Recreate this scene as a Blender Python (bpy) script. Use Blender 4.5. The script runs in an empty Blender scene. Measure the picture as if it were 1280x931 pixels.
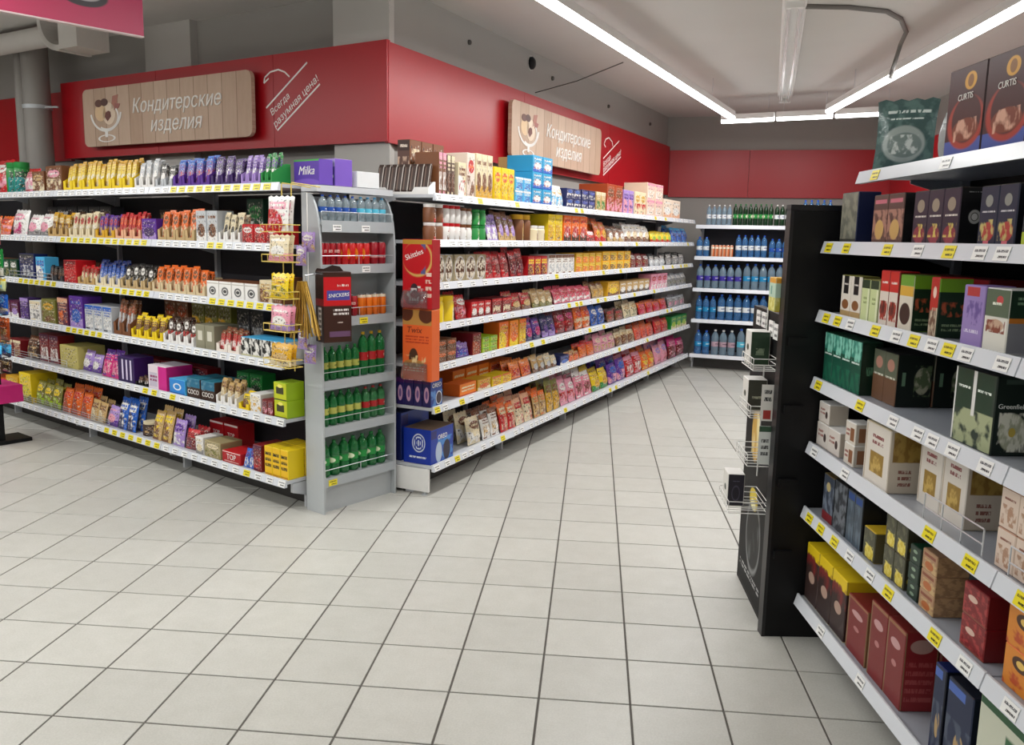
import bpy, bmesh, math, random
from mathutils import Vector, Matrix, geometry

# ------------------------------------------------------------------ camera, world, lamps, exposure
C = bpy.context.scene.collection
S = bpy.context.scene
F_PX, CX, CY = 1064.25, 640.0, 465.5
PITCH, ROLL, YAW, CAM_H = .15814, -.019975, -.093667, 1.5024


def cam_axes():
    f = Vector((math.sin(YAW) * math.cos(PITCH), math.cos(YAW) * math.cos(PITCH), -math.sin(PITCH)))
    r = Vector((math.cos(YAW), -math.sin(YAW), 0))
    d = f.cross(r)
    c, s = math.cos(ROLL), math.sin(ROLL)
    return c * r + s * d, -s * r + c * d, f


AX_R, AX_D, AX_F = cam_axes()
EYE = Vector((0, 0, CAM_H))
cam_data = bpy.data.cameras.new('camera')
cam_data.sensor_width = 36
cam_data.lens = F_PX / 1280 * 36
cam_data.clip_start = .05
cam = bpy.data.objects.new('camera', cam_data)
C.objects.link(cam)
cam.matrix_world = Matrix(((AX_R.x, -AX_D.x, -AX_F.x, 0), (AX_R.y, -AX_D.y, -AX_F.y, 0), (AX_R.z, -AX_D.z, -AX_F.z, CAM_H), (0, 0, 0, 1)))
S.camera = cam

world = bpy.data.worlds.new('world')
S.world = world
world.use_nodes = True
world.node_tree.nodes['Background'].inputs[0].default_value = (.9, .95, 1, 1)
world.node_tree.nodes['Background'].inputs[1].default_value = .05
S.view_settings.view_transform = 'Standard'
S.view_settings.look = 'None'
S.view_settings.gamma = 1
S.view_settings.use_curve_mapping = False
S.view_settings.exposure = 0.0
LED_WATT = 9.8      # per metre of strip lamp
LED_GLOW = 9.0
LED_Z = 2.75
CEIL = 2.98


# ------------------------------------------------------------------ pixel rays
def ray(x, y):
    return AX_R * ((x - CX) / F_PX) + AX_D * ((y - CY) / F_PX) + AX_F


def on_z(x, y, z):
    d = ray(x, y)
    return EYE + d * ((z - CAM_H) / d.z)


def project(p):
    q = Vector(p) - EYE
    z = q.dot(AX_F)
    return CX + F_PX * q.dot(AX_R) / z, CY + F_PX * q.dot(AX_D) / z


class Rack:
    """vertical front plane: origin, u along the front, v inwards"""

    def __init__(s, o, ang):
        a = math.radians(ang)
        s.o = Vector((o[0], o[1], 0))
        s.X = Vector((math.sin(a), math.cos(a), 0))
        s.n = Vector((-s.X.y, s.X.x, 0))
        s.rz = math.atan2(s.X.y, s.X.x)

    def P(s, u, v, z):
        return s.o + s.X * u + s.n * v + Vector((0, 0, z))

    def uz(s, x, y, v=0.):
        d = ray(x, y)
        t = s.n.dot(s.o + s.n * v - EYE) / s.n.dot(d)
        p = EYE + d * t
        return (p - s.o).dot(s.X), p.z

    def u_at(s, x, v, z):
        lo, hi = s.lim
        for _ in range(40):
            m = (lo + hi) / 2
            if project(s.P(m, v, z))[0] < x:
                lo = m
            else:
                hi = m
        return lo


# ------------------------------------------------------------------ materials
COL = dict(white='F0EEEA', cream='E8D9B5', tan='C9A66B', brown='7A4A2A', dbrown='3A2116', choc='4A2A1A', red='C4141E',
           dred='7A1018', orange='E86A1A', yellow='F2D21B', gold='D9A520', lime='A9CC1E', green='1E8A3C', dgreen='12402A',
           olive='7C7A34', teal='1A8C8C', aqua='7CCFC0', sky='4FB6E8', blue='1C5FC0', navy='14205C', purple='5A2A96',
           lav='A88AD0', plum='5A1A40', pink='E79AB0', magenta='D0207A', grey='8A8A8A', silver='C4C8CC', black='131313',
           peach='E6B08A', dgrey='3C3C40', rust='A8451C', paleg='D6DFA0', violet='3A1A60')


def lin(h):
    h = COL.get(h, h)
    out = []
    for i in (0, 2, 4):
        c = int(h[i:i + 2], 16) / 255
        out.append(c / 12.92 if c <= .04045 else ((c + .055) / 1.055) ** 2.4)
    return (*out, 1)


MATS = {}


def node(nt, t, **kw):
    n = nt.nodes.new(t)
    for k, v in kw.items():
        setattr(n, k, v)
    return n


def base_mat(name):
    m = bpy.data.materials.new(name)
    m.use_nodes = True
    nt = m.node_tree
    return m, nt, nt.nodes['Principled BSDF']


def mat(name, col, rough=.5, metal=0., var=.06, scale=12., bump=0., trans=0., emit=0., alpha=1., coat=0., spec=.5):
    if name in MATS:
        return MATS[name]
    m, nt, b = base_mat(name)
    c = lin(col)
    tc = node(nt, 'ShaderNodeTexCoord')
    nz = node(nt, 'ShaderNodeTexNoise')
    nz.inputs['Scale'].default_value = scale
    nz.inputs['Detail'].default_value = 3
    nt.links.new(tc.outputs['Object'], nz.inputs['Vector'])
    mx = node(nt, 'ShaderNodeMix', data_type='RGBA')
    mx.inputs[6].default_value = tuple(x * (1 - var) for x in c[:3]) + (1,)
    mx.inputs[7].default_value = tuple(min(1, x * (1 + var)) for x in c[:3]) + (1,)
    nt.links.new(nz.outputs['Fac'], mx.inputs[0])
    nt.links.new(mx.outputs[2], b.inputs['Base Color'])
    b.inputs['Roughness'].default_value = rough
    b.inputs['Metallic'].default_value = metal
    b.inputs['Specular IOR Level'].default_value = spec
    b.inputs['Transmission Weight'].default_value = trans
    b.inputs['Alpha'].default_value = alpha
    b.inputs['Coat Weight'].default_value = coat
    if emit:
        b.inputs['Emission Color'].default_value = c
        b.inputs['Emission Strength'].default_value = emit
    if bump:
        bp = node(nt, 'ShaderNodeBump')
        bp.inputs['Strength'].default_value = bump
        bp.inputs['Distance'].default_value = .01
        nt.links.new(nz.outputs['Fac'], bp.inputs['Height'])
        nt.links.new(bp.outputs[0], b.inputs['Normal'])
    MATS[name] = m
    return m


def print_mat(name, base, layers, rough=.42, wrinkle=0., spec=.5):
    """flat print drawn in the face's own uv: r rect, e ellipse, o ring, n noise blobs, t text-like rows, s stripes"""
    if name in MATS:
        return MATS[name]
    m, nt, b = base_mat(name)
    L = nt.links.new
    uv = node(nt, 'ShaderNodeTexCoord').outputs['UV']
    cur = None
    first = lin(base)

    def norm(u, v, ru, rv):
        n = node(nt, 'ShaderNodeVectorMath', operation='MULTIPLY_ADD')
        L(uv, n.inputs[0])
        n.inputs[1].default_value = (1 / ru, 1 / rv, 0)
        n.inputs[2].default_value = (-u / ru, -v / rv, 0)
        return n.outputs[0]

    def math_(op, a, bb=None):
        n = node(nt, 'ShaderNodeMath', operation=op)
        for i, q in enumerate((a, bb)):
            if q is None:
                continue
            if isinstance(q, (int, float)):
                n.inputs[i].default_value = q
            else:
                L(q, n.inputs[i])
        return n.outputs[0]

    def soft(x, a, b):
        n = node(nt, 'ShaderNodeMapRange')
        n.inputs[1].default_value = a
        n.inputs[2].default_value = b
        L(x, n.inputs[0])
        return n.outputs[0]

    def rect(u0, v0, u1, v1):
        q = norm((u0 + u1) / 2, (v0 + v1) / 2, abs(u1 - u0) / 2, abs(v1 - v0) / 2)
        a = node(nt, 'ShaderNodeVectorMath', operation='ABSOLUTE')
        L(q, a.inputs[0])
        sp = node(nt, 'ShaderNodeSeparateXYZ')
        L(a.outputs[0], sp.inputs[0])
        return soft(math_('MAXIMUM', sp.outputs[0], sp.outputs[1]), 1.02, .95)

    def noise(scale, stretch=(1, 1)):
        q = node(nt, 'ShaderNodeVectorMath', operation='MULTIPLY_ADD')
        L(uv, q.inputs[0])
        q.inputs[1].default_value = (scale * stretch[0], scale * stretch[1], 1)
        q.inputs[2].default_value = (hash(name) % 97 * 0 + len(name) * 1.37 + sum(map(ord, name)) % 53, sum(map(ord, name)) % 31, 0)
        n = node(nt, 'ShaderNodeTexNoise')
        n.inputs['Scale'].default_value = 1
        n.inputs['Detail'].default_value = 2.5
        L(q.outputs[0], n.inputs['Vector'])
        return n.outputs['Fac']
    for l in layers:
        k = l[0]
        col = l[-1]
        if k == 'r':
            mk = rect(*l[1:5])
        elif k in 'eo':
            ln = node(nt, 'ShaderNodeVectorMath', operation='LENGTH')
            L(norm(*l[1:5]), ln.inputs[0])
            mk = soft(ln.outputs['Value'], 1.03, .93)
            if k == 'o':
                mk = math_('MULTIPLY', mk, soft(ln.outputs['Value'], l[5] - .05, l[5] + .05))
        elif k == 'n':      # scale, threshold, u0,v0,u1,v1
            mk = math_('MULTIPLY', soft(noise(l[1]), l[2] - .05, l[2] + .05), rect(*l[3:7]))
        elif k == 't':      # rows, u0,v0,u1,v1 : broken rows that read as small print
            sp = node(nt, 'ShaderNodeSeparateXYZ')
            L(uv, sp.inputs[0])
            fr = math_('FRACT', math_('MULTIPLY', math_('SUBTRACT', sp.outputs[1], l[3]), l[1] / (l[5] - l[3])))
            mk = math_('MULTIPLY', math_('LESS_THAN', math_('ABSOLUTE', math_('SUBTRACT', fr, .5)), .27), rect(*l[2:6]))
            mk = math_('MULTIPLY', mk, math_('GREATER_THAN', noise(26, (1, .35)), .44))
        elif k == 's':      # count, duty, u0,v0,u1,v1
            sp = node(nt, 'ShaderNodeSeparateXYZ')
            L(uv, sp.inputs[0])
            fr = math_('FRACT', math_('MULTIPLY', sp.outputs[0], l[1]))
            mk = math_('MULTIPLY', math_('LESS_THAN', fr, l[2]), rect(*l[3:7]))
        mx = node(nt, 'ShaderNodeMix', data_type='RGBA')
        L(mk, mx.inputs[0])
        if cur is None:
            mx.inputs[6].default_value = first
        else:
            L(cur, mx.inputs[6])
        mx.inputs[7].default_value = lin(col)
        cur = mx.outputs[2]
    if cur is None:
        b.inputs['Base Color'].default_value = first
    else:
        L(cur, b.inputs['Base Color'])
    b.inputs['Roughness'].default_value = rough
    b.inputs['Specular IOR Level'].default_value = spec
    if wrinkle:
        tc = node(nt, 'ShaderNodeTexCoord')
        nz = node(nt, 'ShaderNodeTexNoise')
        nz.inputs['Scale'].default_value = 34
        nz.inputs['Detail'].default_value = 3
        nz.inputs['Distortion'].default_value = .7
        L(tc.outputs['Object'], nz.inputs['Vector'])
        bp = node(nt, 'ShaderNodeBump')
        bp.inputs['Strength'].default_value = wrinkle
        bp.inputs['Distance'].default_value = .006
        L(nz.outputs['Fac'], bp.inputs['Height'])
        L(bp.outputs[0], b.inputs['Normal'])
    MATS[name] = m
    return m


def auto_print(pal, seed, bag=False):
    cs = pal.split()
    base, c2, c3 = cs[0], cs[1 % len(cs)], cs[2 % len(cs)]
    c4 = cs[3] if len(cs) > 3 else c2
    r = random.Random(seed)
    st = r.randrange(4)
    if st == 0:
        ly = [('n', 3.2, .52, 0, .05, 1, .5, c3), ('e', .5, .7, .38, .15, c2), ('t', 1, .22, .64, .78, .76, c4 if c4 != c2 else base)]
    elif st == 1:
        ly = [('r', 0, 0, 1, .3, c3), ('e', .5, .38, .36, .22, c2), ('n', 4, .55, .18, .2, .82, .55, c4), ('t', 1, .14, .72, .86, .88, c2)]
    elif st == 2:
        ly = [('r', 0, .82, 1, 1, c2), ('n', 4, .5, .1, .12, .9, .55, c3), ('t', 2, .15, .6, .85, .8, c2), ('r', .08, .04, .5, .1, c4)]
    else:
        ly = [('e', .2, .25, .6, .4, c3), ('r', .1, .62, .9, .84, c2), ('t', 1, .16, .67, .84, .8, base), ('n', 5, .56, .1, .08, .9, .5, c4)]
    ly += [('n', 13, .6, .05, .06, .95, .92, 'D8CFC0'), ('n', 10, .62, .05, .06, .95, .92, '3A2A28')]
    return print_mat('print_%s_%d_%d' % (pal.replace(' ', '_'), st, bag), base, ly, .3 if bag else .42, .5 if bag else 0.)


# ------------------------------------------------------------------ mesh tools
class MB:
    def __init__(s):
        s.v, s.f, s.m, s.uv = [], [], [], []

    def face(s, pts, mi=0, uv=None):
        k = len(s.v)
        s.v += [tuple(p) for p in pts]
        s.f.append(list(range(k, k + len(pts))))
        s.m.append(mi)
        s.uv.append(uv)
        return s

    def box(s, x0, y0, z0, x1, y1, z1, mi=0, T=None):
        c = [Vector((x, y, z)) for z in (z0, z1) for y in (y0, y1) for x in (x0, x1)]
        if T is not None:
            c = [T @ p for p in c]
        k = len(s.v)
        s.v += [tuple(p) for p in c]
        for q in ((0, 1, 5, 4), (1, 3, 7, 5), (3, 2, 6, 7), (2, 0, 4, 6), (4, 5, 7, 6), (2, 3, 1, 0)):
            s.f.append([k + i for i in q])
            s.m.append(mi)
            s.uv.append([(0, 0), (1, 0), (1, 1), (0, 1)])
        return s

    def prism(s, pts, a, b, mi=0, axis='y'):
        """polygon pts (p,q) extruded a..b along axis"""
        mk = {'y': lambda p, t: (p[0], t, p[1]), 'x': lambda p, t: (t, p[0], p[1]), 'z': lambda p, t: (p[0], p[1], t)}[axis]
        n, k = len(pts), len(s.v)
        us = [p[0] for p in pts]
        vs = [p[1] for p in pts]
        ru, rv = (max(us) - min(us)) or 1, (max(vs) - min(vs)) or 1
        s.v += [mk(p, a) for p in pts] + [mk(p, b) for p in pts]
        uv = [((p[0] - min(us)) / ru, (p[1] - min(vs)) / rv) for p in pts]
        s.f += [list(range(k, k + n)), list(range(k + 2 * n - 1, k + n - 1, -1))]
        s.m += [mi, mi]
        s.uv += [uv, uv[::-1]]
        for i in range(n):
            j = (i + 1) % n
            s.f.append([k + j, k + i, k + n + i, k + n + j])
            s.m.append(mi)
            s.uv.append(None)
        return s

    def lathe(s, prof, n=12, mi=0, c=(0, 0)):
        k = len(s.v)
        z0, z1 = prof[0][1], prof[-1][1]
        for r, z in prof:
            for i in range(n):
                a = 2 * math.pi * i / n
                s.v.append((c[0] + r * math.sin(a), c[1] - r * math.cos(a), z))
        for j in range(len(prof) - 1):
            for i in range(n):
                q = (i + 1) % n
                s.f.append([k + j * n + i, k + j * n + q, k + (j + 1) * n + q, k + (j + 1) * n + i])
                s.m.append(mi)
                va, vb = (prof[j][1] - z0) / ((z1 - z0) or 1), (prof[j + 1][1] - z0) / ((z1 - z0) or 1)
                s.uv.append([(i * 2 / n, va), ((i + 1) * 2 / n, va), ((i + 1) * 2 / n, vb), (i * 2 / n, vb)])
        for j, rev in ((0, True), (len(prof) - 1, False)):
            if prof[j][0] > 1e-5:
                q = [k + j * n + i for i in range(n)]
                s.f.append(q[::-1] if rev else q)
                s.m.append(mi)
                s.uv.append(None)
        return s

    def tube(s, path, r, n=6, mi=0):
        path = [Vector(p) for p in path]
        k = len(s.v)
        for i, p in enumerate(path):
            d = (path[min(i + 1, len(path) - 1)] - path[max(i - 1, 0)]).normalized()
            a = d.cross(Vector((0, 0, 1)) if abs(d.z) < .9 else Vector((1, 0, 0))).normalized()
            b = d.cross(a)
            for j in range(n):
                t = 2 * math.pi * j / n
                s.v.append(tuple(p + a * (r * math.cos(t)) + b * (r * math.sin(t))))
        for i in range(len(path) - 1):
            for j in range(n):
                q = (j + 1) % n
                s.f.append([k + i * n + j, k + i * n + q, k + (i + 1) * n + q, k + (i + 1) * n + j])
                s.m.append(mi)
                s.uv.append(None)
        for i, rev in ((0, 0), (len(path) - 1, 1)):
            q = [k + i * n + j for j in range(n)]
            s.f.append(q if rev else q[::-1])
            s.m.append(mi)
            s.uv.append(None)
        return s

    def mesh(s, name, mats, smooth=False):
        me = bpy.data.meshes.new(name)
        me.from_pydata(s.v, [], s.f)
        for m in mats:
            me.materials.append(m)
        me.polygons.foreach_set('material_index', s.m)
        lay = me.uv_layers.new(name='uv')
        for p, uv in zip(me.polygons, s.uv):
            if uv:
                for li, c in zip(p.loop_indices, uv):
                    lay.data[li].uv = c
        if smooth:
            me.shade_smooth()
            me.set_sharp_from_angle(angle=math.radians(38))
        me.update()
        return me


def obj(name, me, parent=None, loc=(0, 0, 0), rz=0., rx=0.):
    o = bpy.data.objects.new(name, me)
    C.objects.link(o)
    o.parent = parent
    o.location = loc
    o.rotation_euler = (rx, 0, rz)
    return o


def tag(o, label, cat, group=None):
    o['label'] = label
    o['category'] = cat
    if group:
        o['group'] = group
    return o


def struct(o):
    o['kind'] = 'structure'
    return o


def copy_tree(o, parent=None):
    c = o.copy()
    C.objects.link(c)
    if parent is not None:
        c.parent = parent
    for ch in o.children:
        copy_tree(ch, c)
    return c


def carton_mesh(name, w, d, h, mats, bev=.0025):
    """front at y=0 facing -y, slots: 0 front, 1 ends, 2 top/bottom/back"""
    bm = bmesh.new()
    bmesh.ops.create_cube(bm, size=1)
    for v in bm.verts:
        v.co = Vector((v.co.x * w, (v.co.y + .5) * d, (v.co.z + .5) * h))
    bmesh.ops.bevel(bm, geom=bm.edges[:], offset=min(bev, w * .1, d * .1, h * .1), segments=1, affect='EDGES')
    uvl = bm.loops.layers.uv.new('uv')
    for f in bm.faces:
        n = f.normal
        ax = max(range(3), key=lambda i: abs(n[i]))
        for l in f.loops:
            c = l.vert.co
            if ax == 1:
                l[uvl].uv = (c.x / w + .5, c.z / h)
                f.material_index = 0 if n.y < 0 else 2
            elif ax == 0:
                l[uvl].uv = (c.y / d if n.x > 0 else 1 - c.y / d, c.z / h)
                f.material_index = 1
            else:
                l[uvl].uv = (c.x / w + .5, c.y / d)
                f.material_index = 2
    me = bpy.data.meshes.new(name)
    bm.to_mesh(me)
    bm.free()
    for m in mats:
        me.materials.append(m)
    return me


def pouch_mesh(name, w, h, t, m, seed=0, nu=8, nv=10):
    """pillow bag with flat crimped seals at top and bottom; front faces -y"""
    r = random.Random(seed)
    bump = [[r.uniform(-.12, .12) for _ in range(nu + 1)] for _ in range(nv + 1)]
    mb = MB()
    idx = {}
    for side in (-1, 1):
        for j in range(nv + 1):
            for i in range(nu + 1):
                a, b = i / nu, j / nv
                edge = i in (0, nu) or j in (0, nv)
                if edge and side == 1:
                    idx[side, i, j] = idx[-1, i, j]
                    continue
                pr = max(0, 1 - abs(2 * a - 1) ** 2.6) ** .55 * max(0, 1 - abs((b - .5) / .42) ** 2.4) ** .5 if .08 < b < .92 else 0.02
                if edge:
                    pr = 0
                pr *= 1 + bump[j][i] * (1 if .08 < b < .92 else 0)
                pinch = 1 - .07 * math.sin(b * math.pi) ** .8
                zig = .004 * (1 if i % 2 else -1) if j in (0, nv) else 0
                idx[side, i, j] = len(mb.v)
                mb.v.append(((a - .5) * w * pinch, side * t / 2 * pr + (.006 * (b - .5)), b * h + (zig if j == nv else 0)))
    for side in (-1, 1):
        for j in range(nv):
            for i in range(nu):
                q = [idx[side, i, j], idx[side, i + 1, j], idx[side, i + 1, j + 1], idx[side, i, j + 1]]
                uv = [(i / nu, j / nv), ((i + 1) / nu, j / nv), ((i + 1) / nu, (j + 1) / nv), (i / nu, (j + 1) / nv)]
                if side == 1:
                    q, uv = q[::-1], uv[::-1]
                mb.f.append(q)
                mb.m.append(0)
                mb.uv.append(uv)
    return mb.mesh(name, [m], smooth=True)


def text_mesh(body, width, m, shear=0., bold=0., depth=.002):
    """glyph outlines filled with a constrained triangulation and given a little thickness; faces -y"""
    cu = bpy.data.curves.new('lettering', 'FONT')
    cu.body = body
    cu.align_x = 'CENTER'
    cu.align_y = 'CENTER'
    cu.shear = shear
    cu.offset = bold
    cu.fill_mode = 'NONE'
    cu.resolution_u = 3
    o = bpy.data.objects.new('lettering', cu)
    C.objects.link(o)
    bpy.context.view_layer.update()
    src = bpy.data.meshes.new_from_object(o.evaluated_get(bpy.context.evaluated_depsgraph_get()))
    bpy.data.objects.remove(o)
    pts = [Vector((v.co.x, v.co.y)) for v in src.vertices]
    edges = [tuple(e.vertices) for e in src.edges]
    nxt = {}
    for a, b in edges:
        nxt.setdefault(a, []).append(b)
        nxt.setdefault(b, []).append(a)
    loops, seen = [], set()
    for a in range(len(pts)):      # walk each closed outline in vertex order
        if a in seen or a not in nxt:
            continue
        loop, cur, prev = [a], a, None
        seen.add(a)
        first = min(nxt[a])
        while True:
            n_ = [q for q in ([first] if prev is None else nxt[cur]) if q != prev and q not in seen]
            if not n_:
                break
            prev, cur = cur, n_[0]
            seen.add(cur)
            loop.append(cur)
        loops.append(loop)

    def winding(p):
        w_ = 0
        for lp in loops:
            for a, b in zip(lp, lp[1:] + lp[:1]):
                A, B = pts[a], pts[b]
                if A.y <= p.y < B.y and (B.x - A.x) * (p.y - A.y) - (p.x - A.x) * (B.y - A.y) > 0:
                    w_ += 1
                elif B.y <= p.y < A.y and (B.x - A.x) * (p.y - A.y) - (p.x - A.x) * (B.y - A.y) < 0:
                    w_ -= 1
        return w_
    vs, es, fs = geometry.delaunay_2d_cdt(pts, edges, [], 0, 1e-6)[:3]
    fs = [f for f in fs if winding(sum((vs[k] for k in f), Vector((0, 0))) / len(f))]
    xs = [v.x for v in vs]
    k = width / (max(xs) - min(xs))
    V = [(v.x * k, -depth, v.y * k) for v in vs] + [(v.x * k, 0, v.y * k) for v in vs]
    n = len(vs)
    cnt = {}
    for f in fs:
        for a, b in zip(f, list(f[1:]) + [f[0]]):
            cnt[a, b] = 1
    F = [list(f) for f in fs] + [[b, a, a + n, b + n] for a, b in cnt if (b, a) not in cnt]
    me = bpy.data.meshes.new('lettering')
    me.from_pydata(V, [], F)
    me.materials.append(m)
    me.update()
    return me


def letter(parent, body, width, m, x, z, y=-.0005, roll=0., rz=0., yy=None, **kw):
    o = obj('lettering', text_mesh(body, width, m, **kw), parent, (x, y, z), rz)
    o.rotation_euler = (0, roll, rz)
    return o


PM = print_mat
# shared materials
M_steel = mat('rack_steel_white', 'C9CCD1', .38, .0, .03)
M_steel_g = mat('rack_steel_grey', 'B9BEC1', .4, .1, .04)
M_rail = mat('price_rail_plastic', 'DDE1E8', .25, 0, .02)
M_dark = mat('rack_back_dark', '37343A', .6, 0, .1)
M_black = mat('black_laminate', '0A0A0C', .55, 0, .1, spec=.3)
M_wire = mat('wire_chrome', 'D5D8DC', .3, .6, .03)
M_ywire = mat('wire_yellow', 'D8C060', .4, .2, .05)
M_kick = mat('kick_plate', '4A4846', .6, 0, .05)
M_tagw = print_mat('tag_white', 'F3F3F1', [('t', 1, .1, .5, .9, .85, '55555A'), ('t', 1, .3, .12, .9, .42, '222226')], .35)
M_tagy = print_mat('tag_yellow', 'F1E02A', [('t', 1, .1, .5, .9, .85, '6A5A14'), ('t', 1, .3, .12, .9, .42, '2A2410')], .35)
M_white = mat('white_paint', 'F2F1EE', .45)
M_cap_b = mat('cap_blue', '1B55C8', .35)
M_cap_w = mat('cap_white', 'EDEDED', .35)
M_cap_g = mat('cap_green', '1C7A3A', .35)
M_alu = mat('aluminium', 'C8C8CC', .25, 1., .03)
M_card = mat('cardboard', 'B9905C', .7, 0, .1, 30)

# ------------------------------------------------------------------ frames of the racks and walls
LG = Rack((-1.645, 4.305), 122.4)
AG = Rack((-.893, 4.708), 20.5)
RG = Rack((.80, 3.17), 174.5)
WG = Rack((1.144, 10.13), 106)
pf = on_z(407.7, 643, 0)
EC = Rack((pf.x, pf.y), 32.4)
pl = (on_z(57, 110, 2.638) + on_z(60, 197, 2.058)) / 2
LF = Rack((-1.26, 5.154), math.degrees(math.atan2(-1.26 - pl.x, 5.154 - pl.y)))
AF = Rack((-1.26, 5.154), 20.5)
BW = Rack((.868, 10.861), 97.8)
RW = Rack((3.416, 10.51), 180)
for r_, l_ in ((LG, (-6, 1)), (AG, (-1, 7)), (RG, (-1, 2.45)), (WG, (-1, 4)), (EC, (-.3, 1)), (LF, (-7, 1)), (AF, (-1, 7))):
    r_.lim = l_

# ------------------------------------------------------------------ room shell
TILE = .3
GX, GY = -1.44820 * .3, 8.68856 * .3


def tile_material():
    m, nt, b = base_mat('floor_tile')
    L = nt.links.new
    g = node(nt, 'ShaderNodeNewGeometry')
    sn = node(nt, 'ShaderNodeVectorMath', operation='SNAP')
    of = node(nt, 'ShaderNodeVectorMath', operation='SUBTRACT')
    of.inputs[1].default_value = (GX, GY, 0)
    sn.inputs[1].default_value = (TILE, TILE, 10)
    L(g.outputs['Position'], of.inputs[0])
    L(of.outputs[0], sn.inputs[0])
    wn = node(nt, 'ShaderNodeTexWhiteNoise', noise_dimensions='3D')
    L(sn.outputs[0], wn.inputs['Vector'])
    nz = node(nt, 'ShaderNodeTexNoise')
    nz.inputs['Scale'].default_value = 9
    nz.inputs['Detail'].default_value = 6
    nz.inputs['Roughness'].default_value = .7
    L(g.outputs['Position'], nz.inputs['Vector'])
    sp = node(nt, 'ShaderNodeTexNoise')
    sp.inputs['Scale'].default_value = 160
    L(g.outputs['Position'], sp.inputs['Vector'])
    a = node(nt, 'ShaderNodeMix', data_type='RGBA')
    a.inputs[6].default_value = lin('B8B7AF')
    a.inputs[7].default_value = lin('D0CFC9')
    L(nz.outputs['Fac'], a.inputs[0])
    c = node(nt, 'ShaderNodeMix', data_type='RGBA', blend_type='MULTIPLY')
    mr = node(nt, 'ShaderNodeMapRange')
    mr.inputs[3].default_value = .93
    mr.inputs[4].default_value = 1.03
    L(wn.outputs['Value'], mr.inputs[0])
    c.inputs[0].default_value = 1
    L(a.outputs[2], c.inputs[6])
    L(mr.outputs[0], c.inputs[7])
    d = node(nt, 'ShaderNodeMix', data_type='RGBA', blend_type='MULTIPLY')
    mr2 = node(nt, 'ShaderNodeMapRange')
    mr2.inputs[1].default_value = .35
    mr2.inputs[2].default_value = .65
    mr2.inputs[3].default_value = .93
    mr2.inputs[4].default_value = 1.03
    L(sp.outputs['Fac'], mr2.inputs[0])
    d.inputs[0].default_value = 1
    L(c.outputs[2], d.inputs[6])
    L(mr2.outputs[0], d.inputs[7])
    L(d.outputs[2], b.inputs['Base Color'])
    b.inputs['Roughness'].default_value = .36
    bp = node(nt, 'ShaderNodeBump')
    bp.inputs['Strength'].default_value = .08
    bp.inputs['Distance'].default_value = .004
    L(nz.outputs['Fac'], bp.inputs['Height'])
    L(bp.outputs[0], b.inputs['Normal'])
    return m


M_tile = tile_material()
M_grout = mat('grout', '5E5A55', .85, 0, .15, 30)
X0, X1, Y0, Y1 = -9.0, 3.5, -4.0, 13.0
floor = struct(obj('floor', MB().box(X0, Y0, -.12, X1, Y1, -.0035).mesh('floor', [M_grout])))


def tile_geo(mb, x, y):
    g, e = .0036, .0012
    a, b = g, TILE - g
    p = [(x + a, y + a, -.006), (x + b, y + a, -.006), (x + b, y + b, -.006), (x + a, y + b, -.006),
         (x + a, y + a, -e), (x + b, y + a, -e), (x + b, y + b, -e), (x + a, y + b, -e),
         (x + a + e, y + a + e, 0), (x + b - e, y + a + e, 0), (x + b - e, y + b - e, 0), (x + a + e, y + b - e, 0)]
    k = len(mb.v)
    mb.v += p
    for q in ((8, 9, 10, 11), (0, 1, 5, 4), (1, 2, 6, 5), (2, 3, 7, 6), (3, 0, 4, 7), (4, 5, 9, 8), (5, 6, 10, 9), (6, 7, 11, 10), (7, 4, 8, 11)):
        mb.f.append([k + i for i in q])
        mb.m.append(0)
        mb.uv.append(None)


cells = []
for i in range(int((X0 - GX) / TILE), int((X1 - GX) / TILE)):
    for j in range(int((Y0 - GY) / TILE), int((Y1 - GY) / TILE)):
        x, y = GX + i * TILE, GY + j * TILE
        c = Vector((x + .15, y + .15, 0))
        area = 0
        if (c - EYE).dot(AX_F) > .6:
            q = [project((x + a, y + b, 0)) for a, b in ((0, 0), (.3, 0), (.3, .3), (0, .3))]
            mx_, my_ = sum(p[0] for p in q) / 4, sum(p[1] for p in q) / 4
            vis = -30 < mx_ < 1310 and my_ < 965
            vis = vis and not ((c - LG.o).dot(LG.n) > .2 and (c - LG.o).dot(LG.X) < .2) and not (c - AG.o).dot(AG.n) > .2 and not ((c - RG.o).dot(RG.n) > .15 and y < 3.6)
            if vis:
                area = abs(sum(q[k][0] * q[(k + 1) % 4][1] - q[(k + 1) % 4][0] * q[k][1] for k in range(4))) / 2
        cells.append((area, x, y))
cells.sort(reverse=True)
tm = MB()
tile_geo(tm, 0, 0)
tile_me = tm.mesh('tile', [M_tile])
rest = MB()
for k, (area, x, y) in enumerate(cells):
    if k < 300 and area > 60:
        obj('tile', tile_me, floor, (x, y, 0))
    else:
        tile_geo(rest, x, y)
o = obj('tile_field', rest.mesh('tile_field', [M_tile]), floor)
o['kind'] = 'stuff'

M_wall = mat('wall_grey', 'A09D98', .75, 0, .03, 3)
M_ceil = mat('ceiling_paint', 'CFCCC8', .85, 0, .04, 2, .15)
struct(obj('ceiling', MB().box(X0, Y0, CEIL, X1, Y1, CEIL + .1).mesh('ceiling', [M_ceil])))


def wall(name, rk, u0, u1, v0=0., z0=0., z1=CEIL, t=.1, m=None):
    o = obj(name, MB().box(u0, 0, z0, u1, t, z1).mesh(name, [m or M_wall]), None, rk.P(0, v0, 0), rk.rz)
    return struct(o)


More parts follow.
